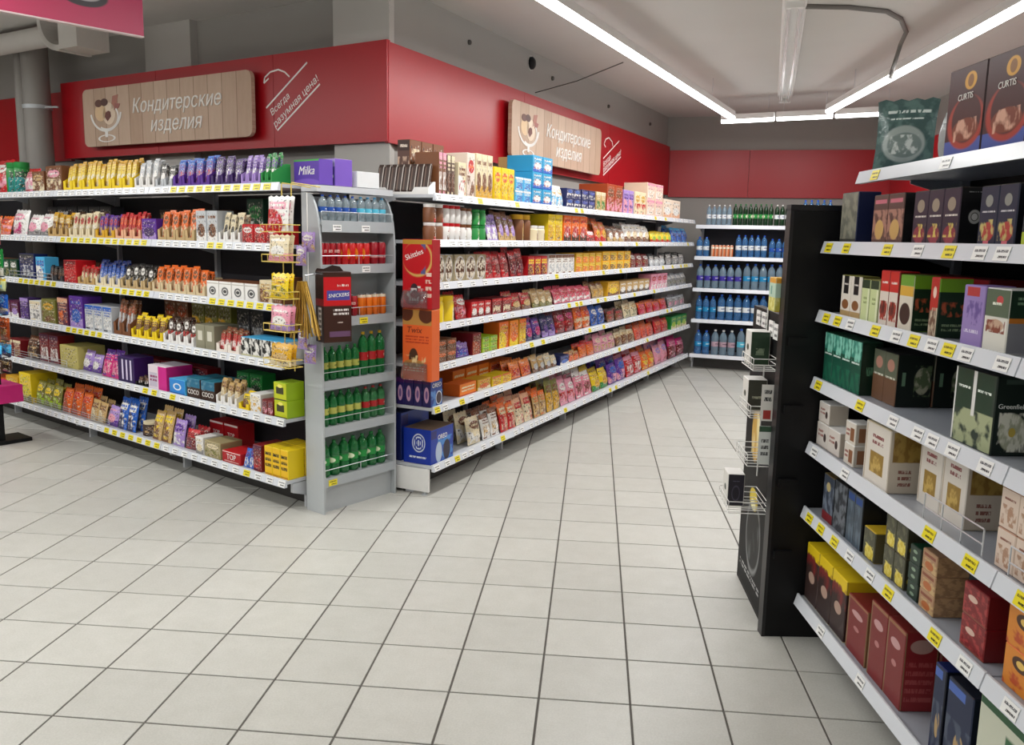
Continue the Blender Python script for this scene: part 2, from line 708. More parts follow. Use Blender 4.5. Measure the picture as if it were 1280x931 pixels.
wall('wall_left', LF, -9.2, -.115, .16)
wall('wall_aisle', AF, .12, 6.12, .05)
wall('wall_back', BW, -.3, 2.75, .04)
wall('wall_right', RW, -.2, 14.5, .0)
struct(obj('wall_rear', MB().box(X0, Y0 - .1, 0, X1, Y0, CEIL).mesh('wall_rear', [M_wall])))
struct(obj('wall_far', MB().box(X0 - .1, Y0, 0, X0, Y1, CEIL).mesh('wall_far', [M_wall])))
M_wall2 = mat('column_paint', 'BDBAB5', .7, 0, .03, 3)
# pilasters of the left wall
ua, ub = LF.uz(181, 60, .1)[0], LF.uz(238, 60, .1)[0]
wall('trim_1', LF, ua, ub, .1, t=.06, m=M_wall2)
ua = LF.uz(416, 30, .03)[0]
struct(obj('trim_2', MB().prism([(ua, .032), (-.012, .032), (-.11, .23), (ua, .23)], 0, CEIL, axis='z').mesh('trim_2', [M_wall2]), None, LF.P(0, 0, 0), LF.rz))

# red fascia bands, built from panels with thin joints
M_red = mat('red_fascia_gloss', 'AC0C1A', .36, 0, .03, 2)
M_redd = mat('red_fascia_edge', '8E0C18', .35, 0, .03)


def fascia(name, rk, cuts, z0, z1, t=.03, v=0., ret=0.):
    e = struct(obj(name, None, None, rk.P(cuts[0], v, z0), rk.rz))
    for a, b in zip(cuts, cuts[1:]):
        obj('panel', MB().box(a - cuts[0] + .002, 0, 0, b - cuts[0] - .002, t, z1 - z0).mesh('panel', [M_red]), e)
    if ret:
        obj('end_return', MB().box(.002, t, 0, .03, ret, z1 - z0).mesh('end_return', [M_redd]), e)
    return e


zl0, zl1 = 2.052, 2.635
ul = [LF.uz(x, 120)[0] for x in (76, 342)]
fascia('trim_3', LF, [ul[0], (ul[0] + ul[1]) / 2, ul[1], -.002], zl0, zl1, ret=.155)
fascia('trim_4', LF, [-9, -7.2, ul[0] - .12], zl0, zl1 - .03, v=.13)
fascia('trim_5', AF, [.012, 1.9, 3.9, 6.07], 2.045, 2.625)
ub = BW.X.dot(on_z(937, 190, 2.58) - BW.o)
fascia('trim_6', BW, [.0, ub, 2.56], 2.025, 2.585, v=.01)
fascia('trim_7', RW, [.02, 2.2, 4.6, 7.0], 2.03, 2.60, v=-.03)

# ------------------------------------------------------------------ lamps
M_house = mat('lamp_housing', 'E6E6E4', .4)
M_glow = mat('lamp_diffuser', 'FFFFFF', .4, 0, 0, emit=LED_GLOW)
LEDS = []


def led(p0, p1, label, z=LED_Z, segs=1, dim=1., group='ceiling strip lamps', wires=True):
    p0, p1 = Vector((p0[0], p0[1], z)), Vector((p1[0], p1[1], z))
    d = (p1 - p0)
    tot = d.length
    for k in range(segs):
        a = p0 + d * (k / segs)
        Lk = tot / segs - (.025 if segs > 1 else 0)
        e = obj('strip_lamp', None, None, a, math.atan2(d.y, d.x))
        tag(e, label, 'lamp', group)
        obj('housing', MB().prism([(-.035, .0), (.035, 0), (.03, .055), (-.03, .055)], 0, Lk, axis='x').mesh('housing', [M_house]), e)
        obj('diffuser', MB().prism([(-.032, -.018), (-.02, -.03), (.02, -.03), (.032, -.018), (.032, -.001), (-.032, -.001)], .004, Lk - .004, axis='x').mesh('diffuser', [M_glow]), e)
        if wires:
            for q in (.12, .88):
                obj('hanging_wire', MB().tube([(Lk * q, 0, .055), (Lk * q, 0, CEIL - z - .001)], .0025, 5).mesh('hanging_wire', [M_wire]), e)
        ld = bpy.data.lights.new('strip_light', 'AREA')
        ld.shape = 'RECTANGLE'
        ld.size = Lk
        ld.size_y = .05
        ld.energy = LED_WATT * Lk * dim
        ld.color = (1, .992, .965)
        lo = bpy.data.objects.new('strip_light', ld)
        C.objects.link(lo)
        lo.parent = e
        lo.location = (Lk / 2, 0, -.034)


pA = on_z(915, 146, LED_Z)
led(pA - AG.X * 7.4, pA, 'long glowing ceiling strip lamp running parallel to the sweets aisle rack', group=None)
pB = on_z(1036, 138, LED_Z)
led(pB, (pB.x, pB.y - 6.6), 'long glowing ceiling strip lamp running above the black tea rack', group=None)
pC, pD = on_z(902, 150.6, LED_Z), on_z(1060, 142.8, LED_Z)
led(pC, pC + (pD - pC) * 1.36, 'short glowing strip lamp in the row crossing before the back wall', segs=3, dim=.55, group='crossing strip lamps by the back wall')
# further lamps of the sales floor, outside this view
for k, (off, u0, u1) in enumerate(((-1.5, -5.4, .6), (-3.6, -4.5, 1.6))):
    led(LG.P(u0, off, 0).xy, LG.P(u1, off, 0).xy, ('ceiling strip lamp hanging closest before the chocolate rack', 'ceiling strip lamp over the open floor before the chocolate rack')[k], dim=1.15, group=None)
led((-5.5, -1.6), (2.6, -1.6), 'ceiling strip lamp over the far end of the sales floor', group=None)

# unlit fluorescent batten on the ceiling with conduit
fa, fb = on_z(994, 4, CEIL - .06), on_z(981, 127, CEIL - .06)
d = fb - fa
e = tag(obj('ceiling_batten', None, None, Vector((fa.x, fa.y, CEIL)), math.atan2(d.y, d.x)), 'unlit white fluorescent batten fixed to the grey ceiling', 'lamp')
Lb = d.length
obj('body', MB().prism([(-.06, -.04), (.06, -.04), (.075, -.005), (.06, -.001), (-.06, -.001), (-.075, -.005)], 0, Lb, axis='x').mesh('body', [M_white]), e)
for s_ in (-.035, .035):
    obj('fluorescent_tube', MB().tube([(.05, s_, -.062), (Lb - .05, s_, -.062)], .013, 8).mesh('fluorescent_tube', [mat('tube_glass', 'E4E6E6', .2)], True), e)
for q in (.02, Lb - .06):
    obj('lamp_holder', MB().box(q, -.055, -.08, q + .04, .055, -.04).mesh('lamp_holder', [M_white]), e)
pts = [(1006, 8, .012), (1060, 9, .012), (1108, 14, .012), (1126, 24, .014), (1133, 40, .02)]
path = [on_z(x, y, CEIL - h) for x, y, h in pts]
lastp = path[-1]
path += [lastp + Vector((0, 0, -.06)) + Vector((.0, .1, 0)), lastp + Vector((-.02, .16, -.22)), lastp + Vector((-.03, .16, -.28))]
e = tag(obj('conduit', MB().tube(path, .016, 8).mesh('conduit', [mat('conduit_grey', '77736F', .6)], True)), 'thin grey cable conduit curling down from the ceiling batten', 'conduit')

# thin cable stretched from wall to lamp, small sensors on the wall above the right band
p0, p1 = AF.P(AF.uz(672, 117)[0], .02, 2.66), on_z(779, 78, LED_Z + .03)
tag(obj('sign_cable', MB().tube([p0, (p0 + p1) / 2 - Vector((0, 0, .02)), p1], .004, 5).mesh('sign_cable', [mat('cable_dark', '4A4642', .6)])), 'thin cable stretched from red wall band to strip lamp', 'cable')
u, z = AF.uz(663, 79, .05)
e = tag(obj('wall_sensor', None, None, AF.P(u, .05, z), AF.rz), 'small round black sensor on grey wall above the red band', 'sensor')
mb = MB().lathe([(.05, 0), (.05, .02), (.035, .035), (.0, .04)], 14)
o = obj('sensor_dome', mb.mesh('sensor_dome', [M_black], True), e)
o.rotation_euler = (math.pi / 2, 0, 0)
o = obj('sensor_base', MB().lathe([(.06, -.001), (.06, .006)], 14).mesh('sensor_base', [M_wall2], True), e)
o.rotation_euler = (math.pi / 2, 0, 0)
for x, y in ((586, 53), (690, 98), (760, 133), (812, 155)):
    u, z = AF.uz(x, y, .05)
    e = obj('wall_anchor', MB().lathe([(.018, 0), (.018, .012), (.01, .02), (0, .022)], 10).mesh('wall_anchor', [mat('anchor_grey', '55524E', .5)], True), None, AF.P(u, .05, z), AF.rz)
    e.rotation_euler = (math.pi / 2, 0, AF.rz)
    tag(e, 'small grey anchor plug in the wall above the red band', 'anchor', 'wall anchors above the aisle band')

# pipes and ducts at the far left
M_pipe = mat('pipe_grey', '908C87', .5, 0, .04)
M_duct = mat('duct_white', 'CFCBC5', .55, 0, .04)
ga, gb = LF.uz(37, 125, -.15)[0], LF.uz(57, 125, -.15)[0]
e = tag(obj('wall_pipe', None, None, LF.P(gb - .12, -.15, 0), LF.rz), 'pair of vertical grey pipes in front of the red band', 'pipe')
obj('main_pipe', MB().lathe([(.1, 0), (.1, CEIL - .001)], 18).mesh('main_pipe', [M_pipe], True), e)
obj('side_pipe', MB().lathe([(.055, 0), (.055, CEIL - .001)], 14, c=(-.165, -.02)).mesh('side_pipe', [M_pipe], True), e)
obj('pipe_clamp', MB().lathe([(.108, 2.42), (.108, 2.45)], 18).tube([(.1, 0, 2.435), (.2, .05, 2.435)], .008).mesh('pipe_clamp', [M_steel_g], True), e)
e = tag(obj('air_duct', None, None, LF.P(LF.uz(70, 60, -.35)[0], -.35, 0), LF.rz), 'white plastic elbow duct with box end under the ceiling', 'duct')
path = [(-2.6, 0, 2.89), (-.5, 0, 2.87), (-.25, 0, 2.85), (-.1, 0, 2.8), (.0, 0, 2.72)]
obj('duct_tube', MB().tube([(-2.6, 0, 2.9), (-.6, 0, 2.88), (-.05, 0, 2.88)], .075, 14).mesh('duct_tube', [M_duct], True), e)
arc = [(.0 + .24 - .24 * math.cos(a), 0, 2.965 - .22 * math.sin(a)) for a in [i * math.pi / 20 for i in range(11)]]
mb = MB()
for a, b in zip(arc, arc[1:]):
    T = Matrix.Translation(((a[0] + b[0]) / 2, 0, (a[2] + b[2]) / 2)) @ Matrix.Rotation(-math.atan2(b[2] - a[2], b[0] - a[0]), 4, 'Y')
    mb.box(-.024, -.12, -.02, .024, .12, .02, 0, T)
obj('duct_elbow', mb.mesh('duct_elbow', [M_duct]), e)
obj('duct_box', MB().box(.24, -.12, 2.735, .46, .12, 2.93).mesh('duct_box', [M_duct]), e)

# hanging crimson board
b0, b1 = on_z(-60, 1, 2.4), on_z(180, 45.5, 2.4)
d = b1 - b0
e = tag(obj('hanging_board', None, None, b0, math.atan2(d.y, d.x)), 'crimson hanging aisle board seen from below', 'sign')
Lb = d.length
M_pink = print_mat('board_crimson', 'A81C4C', [('e', .66, .26, .14, .1, '2A2228'), ('e', .66, .27, .1, .06, '9A9496')], .35)
mb = MB()
mb.box(0, 0, 0, Lb, .025, .5)
obj('board', mb.mesh('board', [M_pink]), e)
obj('edge_strip', MB().box(0, -.003, -.006, Lb, .028, 0).mesh('edge_strip', [mat('strip_pale', 'C9B8B8', .5)]), e)
for q in (.15, Lb - .15):
    obj('hanging_wire', MB().tube([(q, .0125, .5), (q, .0125, CEIL - 2.4 - .001)], .003, 5).mesh('hanging_wire', [M_wire]), e)

# ------------------------------------------------------------------ wooden signs
M_letter = mat('sign_lettering', 'F4F1EC', .5)


def wood_material():
    m, nt, b = base_mat('sign_wood_print')
    L = nt.links.new
    uv = node(nt, 'ShaderNodeTexCoord').outputs['UV']
    sp = node(nt, 'ShaderNodeSeparateXYZ')
    L(uv, sp.inputs[0])
    mu = node(nt, 'ShaderNodeMath', operation='MULTIPLY')
    mu.inputs[1].default_value = 13
    L(sp.outputs[0], mu.inputs[0])
    fl = node(nt, 'ShaderNodeMath', operation='FLOOR')
    L(mu.outputs[0], fl.inputs[0])
    wn = node(nt, 'ShaderNodeTexWhiteNoise', noise_dimensions='1D')
    L(fl.outputs[0], wn.inputs['W'])
    va = node(nt, 'ShaderNodeVectorMath', operation='MULTIPLY')
    va.inputs[1].default_value = (60, 3, 1)
    L(uv, va.inputs[0])
    nz = node(nt, 'ShaderNodeTexNoise')
    nz.inputs['Scale'].default_value = 1
    nz.inputs['Detail'].default_value = 5
    L(va.outputs[0], nz.inputs['Vector'])
    ad = node(nt, 'ShaderNodeMath', operation='MULTIPLY_ADD')
    ad.inputs[1].default_value = .5
    L(nz.outputs['Fac'], ad.inputs[0])
    sc = node(nt, 'ShaderNodeMath', operation='MULTIPLY')
    sc.inputs[1].default_value = .5
    L(wn.outputs['Value'], sc.inputs[0])
    L(sc.outputs[0], ad.inputs[2])
    cr = node(nt, 'ShaderNodeMix', data_type='RGBA')
    cr.inputs[6].default_value = lin('B4937A')
    cr.inputs[7].default_value = lin('D8BFA8')
    L(ad.outputs[0], cr.inputs[0])
    fr = node(nt, 'ShaderNodeMath', operation='FRACT')
    L(mu.outputs[0], fr.inputs[0])
    lt = node(nt, 'ShaderNodeMath', operation='LESS_THAN')
    lt.inputs[1].default_value = .035
    L(fr.outputs[0], lt.inputs[0])
    mx = node(nt, 'ShaderNodeMix', data_type='RGBA')
    L(lt.outputs[0], mx.inputs[0])
    L(cr.outputs[2], mx.inputs[6])
    mx.inputs[7].default_value = lin('8A6A50')
    L(mx.outputs[2], b.inputs['Base Color'])
    b.inputs['Roughness'].default_value = .5
    return m


M_wood = wood_material()


def disc(cx, cz, rx, rz, n=20, a0=0., a1=2 * math.pi):
    full = abs(a1 - a0 - 2 * math.pi) < 1e-6
    return [(cx + rx * math.cos(a0 + (a1 - a0) * i / (n if full else n - 1)), cz + rz * math.sin(a0 + (a1 - a0) * i / (n if full else n - 1))) for i in range(n)]


def wood_sign(rk, quad, label, slog):
    us = [rk.uz(x, y, -.07) for x, y in quad]      # tl, bl, tr, br
    u0, u1 = (us[0][0] + us[1][0]) / 2, (us[2][0] + us[3][0]) / 2
    z0, z1 = (us[1][1] + us[3][1]) / 2, (us[0][1] + us[2][1]) / 2
    w, h = u1 - u0, z1 - z0
    e = tag(obj('wooden_sign', None, None, rk.P(u0, -.07, z0), rk.rz), label, 'sign')
    r = .05
    pts = []
    for cx_, cz_, a in ((w - r, h - r, 0), (r, h - r, 90), (r, r, 180), (w - r, r, 270)):
        pts += [(cx_ + r * math.cos(math.radians(a + t)), cz_ + r * math.sin(math.radians(a + t))) for t in (0, 30, 60, 90)]
    obj('board', MB().prism(pts[::-1], 0, .03).mesh('board', [M_wood]), e)
    for q in (.12, .88):
        obj('standoff', MB().box(w * q - .03, .03, h * .3, w * q + .03, .0695, h * .7).mesh('standoff', [M_steel_g]), e)
    letter(e, 'Кондитерские', w * .515, M_letter, w * .585, h * .62, shear=.22, bold=.024, depth=.006)
    letter(e, 'изделия', w * .30, M_letter, w * .585, h * .29, shear=.22, bold=.024, depth=.006)
    # ice cream sundae drawing
    s = h
    cx0 = w * .155

    def dr(name, pts, col, y0=-.001):
        me = MB().prism([(cx0 + a * s * 1.55, b * s) for a, b in pts][::-1], y0 - .0008, y0).mesh(name, [mat('draw_' + col, col, .5)])
        return obj(name, me, e)

    def ring(name, c, rx, rz, wd, col, a0=0., a1=2 * math.pi, y0=-.003):
        mb = MB()
        n = 20
        for i in range(n):
            t0, t1 = a0 + (a1 - a0) * i / n, a0 + (a1 - a0) * (i + 1) / n
            q = [(c[0] + rx * k * math.cos(t), c[1] + rz * k * math.sin(t)) for k, t in ((1, t0), (1 + wd, t0), (1 + wd, t1), (1, t1))]
            mb.face([(cx0 + a * s * 1.55, y0, b * s) for a, b in q])
        return obj(name, mb.mesh(name, [mat('draw_' + col, col, .5)]), e)
    dr('cream_swirl', disc(-.1, .58, .11, .15), 'E4C49A')
    dr('cream_swirl', disc(.06, .55, .12, .19), 'EBD6BE')
    dr('berry', disc(-.13, .74, .07, .065), '6A4238', -.002)
    dr('berry', disc(-.02, .75, .07, .065), '5C3A34', -.0022)
    dr('wafer', [(.1, .62), (.2, .66), (.25, .86), (.14, .84)], 'B47868')
    dr('wafer', [(.16, .6), (.25, .63), (.28, .7), (.18, .72)], 'A86860', -.002)
    dr('heart_mark', [(.03, .42), (.1, .5), (.09, .58), (.05, .6), (0, .57), (-.02, .5)], '6E3A30', -.0024)
    ring('bowl_outline', (.0, .6), .27, .32, .12, 'F4F1EC', math.pi * 1.04, math.pi * 1.96)
    ring('bowl_outline', (.02, .5), .2, .2, .14, 'F4F1EC', math.pi * 1.3, math.pi * 2.2)
    dr('stem', [(-.025, .15), (.025, .15), (.03, .3), (-.03, .3)], 'F4F1EC', -.003)
    ring('foot_outline', (0, .13), .13, .05, .3, 'F4F1EC')
    # slogan painted on the band beside the board
    def pp(p):
        return rk.uz(p[0], p[1], 0.)
    e2 = tag(obj('painted_slogan', None, None, rk.P(0, -.0005, 0), rk.rz), slog['label'], 'lettering')
    for a, b in slog['lines']:
        (ua_, za), (ub_, zb) = pp(a), pp(b)
        L_ = math.hypot(ub_ - ua_, zb - za)
        T = Matrix.Translation((ua_, 0, za)) @ Matrix.Rotation(-math.atan2(zb - za, ub_ - ua_), 4, 'Y')
        obj('stroke', MB().box(0, -.001, -.0055, L_, 0, .0055, 0, T).mesh('stroke', [M_letter]), e2)
    for body, a, b in slog['text']:
        (ua_, za), (ub_, zb) = pp(a), pp(b)
        letter(e2, body, math.hypot(ub_ - ua_, zb - za), M_letter, (ua_ + ub_) / 2, (za + zb) / 2, y=0, roll=-math.atan2(zb - za, ub_ - ua_), shear=.1, bold=.016, depth=.001)
    pts = [pp(p) for p in slog['arrow']]
    mb = MB()
    for (a, b), (c, d2) in zip(pts, pts[1:]):
        L_ = math.hypot(c - a, d2 - b)
        T = Matrix.Translation((a, 0, b)) @ Matrix.Rotation(-math.atan2(d2 - b, c - a), 4, 'Y')
        mb.box(0, -.001, -.005, L_, 0, .005, 0, T)
    obj('arrow', mb.mesh('arrow', [M_letter]), e2)


wood_sign(LF, ((102, 115), (107, 186), (313, 84), (316, 168)), 'wooden sign board with sundae drawing above the chocolate rack',
          dict(label='white handwritten slogan on red band above the chocolate rack', lines=[((333, 135), (384, 78)), ((347, 163), (400, 105))],
               text=[('Всегда', (339, 142), (361, 119)), ('разумная цена!', (343, 157), (397, 97))],
               arrow=[(336, 98), (330, 104), (331, 97), (338, 90), (348, 87), (356, 90), (362, 96)]))
wood_sign(AF, ((641, 122), (638, 195), (752, 163), (750, 220)), 'wooden sign board with sundae drawing above the sweets aisle rack',
          dict(label='white handwritten slogan on red band above the sweets aisle rack', lines=[((754, 198), (774, 176)), ((754, 219), (776, 196))],
               text=[('Всегда', (754, 206), (763, 196)), ('разумная цена!', (754, 213), (776, 190))],
               arrow=[(757, 184), (755, 180), (757, 174), (761, 172), (765, 177), (766, 183)]))

# ------------------------------------------------------------------ shelving
RAIL_H, RAIL_Y = .042, .012
RAIL_A = -math.atan2(RAIL_Y, RAIL_H)
TAG_ME = {}


def tag_mesh(col, w=.058):
    k = (col, w)
    if k not in TAG_ME:
        TAG_ME[k] = MB().box(-w / 2, -.0015, 0, w / 2, 0, .033).mesh('price_tag', [M_tagy if col == 'y' else M_tagw])
    return TAG_ME[k]


def shelf_part(e, rk_u0, w, zl, v, depth, m_deck, tags, brackets=True):
    """one shelf of a bay: deck > price_rail, price_tag, bracket"""
    mb = MB().box(.004, v + .018, zl + .016, w - .004, depth, zl + .034)
    mb.box(.004, v + .018, zl, w - .004, v + .022, zl + .016)
    sh = obj('shelf', mb.mesh('shelf', [m_deck]), e)
    obj('price_rail', MB().prism([(v, zl), (v + .018, zl), (v + .018, zl + RAIL_H), (v + RAIL_Y, zl + RAIL_H)], .003, w - .003, axis='x').mesh('price_rail', [M_rail]), sh)
    if brackets:
        for x in (.006, w - .009):
            obj('bracket', MB().prism([(depth - .2, zl + .016), (depth, zl + .016), (depth, zl - .05), (depth - .025, zl - .045), (depth - .2, zl + .004)][::-1], x, x + .003, axis='x').mesh('bracket', [m_deck]), sh)
    for u, c in tags:
        if rk_u0 + .03 < u < rk_u0 + w - .03:
            obj('price_tag', tag_mesh(c), sh, (u - rk_u0, v - .0008 + .0012, zl + .004), 0, RAIL_A)
    return sh


def gondola(rk, cuts, shelves, depth, top, label, group, m_deck=M_steel, m_back=M_dark, feet=True, tags=None, kick=M_kick, ends=()):
    """shelves: (z_low, v_front) from top to bottom"""
    rk.shelves, bays = [], []
    for i, (zl, v) in enumerate(shelves):
        ztop = shelves[i - 1][0] - .005 if i else 9
        rk.shelves.append((zl + .0345, v, ztop))
    for k, (a, b) in enumerate(zip(cuts, cuts[1:])):
        e = tag(obj('gondola_bay', None, None, rk.P(a, 0, 0), rk.rz), label[k], 'shelving')
        bays.append(e)
        w = b - a
        obj('back_panel', MB().box(.002, depth, .02, w - .002, depth + .02, top).mesh('back_panel', [m_back]), e)
        xs = [0.015] + ([w - .015] if k == len(cuts) - 2 else [])
        for x in xs:
            obj('upright', MB().box(x - .013, depth - .03, 0, x + .013, depth - .001, top + .01).mesh('upright', [m_deck]), e)
        obj('kick_plate', MB().box(.002, .2, .0, w - .002, .215, shelves[-1][0] + .015).mesh('kick_plate', [kick]), e)
        if feet:
            for x in xs:
                obj('base_foot', MB().prism([(.15, .0), (.2, .0), (.2, shelves[-1][0] + .012), (.06, shelves[-1][0] + .012), (.06, .1), (.15, .07)][::-1], x - .01, x + .01, axis='x').mesh('base_foot', [m_deck]), e)
        for i, (zl, v) in enumerate(shelves):
            shelf_part(e, a, w, zl, v, depth - .002, m_deck, tags(i) if tags else [])
    return bays


# chocolate rack
LGZ = [1.712, 1.402, 1.09, .785, .478, .14]
LG_YEL = [[(215, 365)], [(68, 187), (262, 276)], [(22, 73), (120, 187), (255, 345)], [(80, 130)], [(180, 198), (213, 225)], [(130, 200), (298, 312)]]


def lg_tags(i):
    out = []
    u = -4.2
    z = LGZ[i]
    while u < .02:
        x = project(LG.P(u, 0, z))[0]
        out.append((u, 'y' if any(a <= x <= b for a, b in LG_YEL[i]) else 'w'))
        u += .088 if i < 4 else .105
    return out


gondola(LG, [-4.95, -3.7, -2.45, -1.215, .03], [(z, 0) for z in LGZ], .46, 1.72, ['white outermost shelving bay of the chocolate rack beyond the snack stand', 'white shelving bay of the chocolate rack behind the snack stand', 'white middle shelving bay of the chocolate rack', 'white shelving bay of the chocolate rack joined to drinks end rack'], None, tags=lg_tags)
# sweets aisle rack
AGZ = [1.692, 1.437, 1.197, .965, .73, .485, .14]
rt = random.Random(5)


def ag_tags(i):
    out, u = [], .06
    while u < 5.8:
        out.append((u, 'y' if rt.random() < .14 else 'w'))
        u += rt.choice((.09, .12, .16, .2))
    return out


ag_bays = gondola(AG, [.02, 1.187, 2.36, 3.53, 4.70, 5.82], [(z, 0) for z in AGZ], .47, 1.70, ['white shelving bay of the sweets aisle rack beside drinks end rack', 'second white shelving bay of the sweets aisle rack from drinks end', 'middle white shelving bay of the sweets aisle rack', 'second white shelving bay of the sweets aisle rack from water rack', 'white shelving bay of the sweets aisle rack nearest the water rack'], None, tags=ag_tags)
e = obj('end_plate', MB().prism([(.03, .02), (.46, .02), (.46, .155), (.03, .155)][::-1], -.016, 0, axis='x').mesh('end_plate', [M_white]), ag_bays[0])
for y_ in (.06, .43):
    obj('levelling_foot', MB().lathe([(.018, 0), (.018, .006), (.006, .008), (.006, .02)], 10, c=(-.008, y_)).mesh('levelling_foot', [M_steel_g], True), e)
# water rack in the back corner
WGZ = []
for x, y in ((878, 285.5), (868, 324.4), (866, 364), (863.6, 402.6), (861.2, 446)):
    WGZ.append(WG.uz(x, y)[1])
gondola(WG, [.0, 1.2, 2.2], [(z, 0.) for z in WGZ], .46, WGZ[0] + .03, ['white shelving bay of the water rack beside sweets aisle rack', 'white shelving bay of the water rack behind black tea rack'], None, m_back=M_dark)
# black tea rack
RGZ = [1.71, 1.466, 1.222, .978, .735, .487, .14]
RGV = [.105, 0, 0, 0, 0, 0, 0]
RG_TAGS = [[(1092, 'y'), (1180, 'w')],
           [(1034, 'y'), (1056, 'y'), (1107, 'y'), (1145, 'w'), (1184, 'y'), (1222, 'w'), (1250, 'w')],
           [(1031, 'y'), (1045, 'y'), (1061, 'w'), (1092, 'y'), (1118, 'w'), (1140, 'y'), (1162, 'w'), (1183, 'y'), (1205, 'w'), (1250, 'w')],
           [(1021, 'y'), (1073, 'y'), (1114, 'w'), (1145, 'w'), (1163, 'w'), (1188, 'w'), (1229, 'w')],
           [(1016, 'w'), (1054, 'w'), (1159, 'y'), (1210, 'y')],
           [(1010, 'y'), (1024, 'y'), (1041, 'y'), (1060, 'w'), (1085, 'w'), (1108, 'y'), (1166, 'y'), (1203, 'w')],
           [(1024, 'w'), (1073, 'w'), (1149, 'y')]]


def rg_tags(i):
    return [(RG.u_at(x, RGV[i], RGZ[i] + .02), c) for x, c in RG_TAGS[i]] + [(u, 'y' if (int(u * 10) + i) % 3 else 'w') for u in (1.36, 1.56, 1.78, 2.0, 2.25)]


rg_bays = gondola(RG, [.0, 1.245, 2.49], list(zip(RGZ, RGV)), .5, 1.78, ['black backed shelving bay of the tea rack with black end panel', 'black backed shelving bay continuing the tea rack past the joint'], None, m_back=M_black, m_deck=mat('tea_shelf_steel', 'A9AEB8', .32, .15, .03), tags=rg_tags)
for z in (1.51,):
    pass

# wire guards on shelf fronts
def wire_guard(rk, u0, u1, i, h=.06, rows=2, posts=None, m=None, label=None, v=.03):
    zd = rk.shelves[i][0]
    e = obj('wire_guard', None, None, rk.P(u0, v, zd + .0005), rk.rz)
    tag(e, label, 'guard')
    w = u1 - u0
    for r_ in range(rows):
        zz = h * (r_ + 1) / rows
        obj('rail_wire', MB().tube([(0, 0, zz), (w, 0, zz)], .0022, 5).mesh('rail_wire', [m or M_wire]), e)
    n = posts or max(2, int(w / .25) + 1)
    for k in range(n):
        x = w * k / (n - 1)
        obj('post_wire', MB().tube([(x, 0, .002), (x, 0, h)], .0022, 5).mesh('post_wire', [m or M_wire]), e)
    return e


wire_guard(LG, -3.6, -2.46, 4, .055, 3, label='wire guard on the fifth shelf of the chocolate rack')
wire_guard(LG, -3.6, -1.9, 5, .05, 3, label='wire guard on the bottom shelf of the chocolate rack')
wire_guard(LG, -3.3, -2.6, 2, .05, 2, label='wire guard on the third shelf of the chocolate rack')
ua, ub = RG.u_at(1168, .05, .8), RG.u_at(1243, .05, .8)
wire_guard(RG, ua, ub, 4, .075, 2, 4, label='chrome wire guard on the fifth shelf of the tea rack', v=.022)
wire_guard(RG, 1.27, 1.75, 4, .075, 2, 3, label='chrome wire guard on the near bay of the tea rack', v=.022)

# black end panel of the tea rack with its low advertising wing
e = obj('end_panel', MB().box(-.045, -.10, 0, -.0, .56, 1.615).mesh('end_panel', [M_black]), rg_bays[0], (-.006, 0, 0))
e['label'] = 'tall black end panel closing the tea rack'
obj('front_frame', MB().box(-.05, -.112, 0, .002, -.0995, 1.62).mesh('front_frame', [mat('black_frame', '17171A', .35)]), e)
obj('top_frame', MB().box(-.05, -.112, 1.6155, .002, .56, 1.635).mesh('top_frame', [mat('black_frame', '17171A', .35)]), e)
for z in (.32, .6, .88, 1.13):
    obj('hook', MB().box(.0, -.09, z, .02, -.02, z + .03).mesh('hook', [M_black]), e)
wp = on_z(955, 790, 0)
wq = on_z(921, 718, 0)
d = wq - wp
wr = math.atan2(-d.y, -d.x)
Lw = d.length - .075
M_ad = print_mat('tea_poster', '121214', [('e', .56, .22, .3, .14, '8A8C8C'), ('e', .56, .22, .27, .12, '2E2F2F'), ('n', 5, .56, .3, .12, .8, .32, '5A5C5C'),
                                           ('e', .5, .35, .17, .04, 'D8C24A'), ('e', .5, .33, .1, .02, 'EFE7B0'), ('e', .42, .58, .17, .1, 'C8A050'), ('n', 6, .55, .25, .5, .6, .66, 'E8D8A0'),
                                           ('t', 2, .08, .05, .92, .08, 'B8B8B8')], .6, spec=.25)
e = tag(obj('advert_wing', None, None, wq, wr), 'black advertising wing with tea glass poster beside the tea rack', 'panel')
T0 = .035
obj('board', MB().box(0, 0, 0, Lw - .004, T0, 1.23).mesh('board', [M_black]), e)
mb = MB().face([(.01, -.001, .02), (Lw - .02, -.001, .02), (Lw - .02, -.001, 1.2), (.01, -.001, 1.2)], 0, [(0, 0), (1, 0), (1, 1), (0, 1)])
mb.face([(.01, -.0002, .02), (.01, -.0002, 1.2), (Lw - .02, -.0002, 1.2), (Lw - .02, -.0002, .02)], 0)
obj('poster', mb.mesh('poster', [M_ad]), e)
wing, WING_L = e, Lw
WI = Rack((wq.x, wq.y), 0)
WI.X = Vector((-d.x, -d.y, 0)).normalized()
WI.n = Vector((-WI.X.y, WI.X.x, 0))
WI.rz = wr
WI.lim = (-1, 1.5)

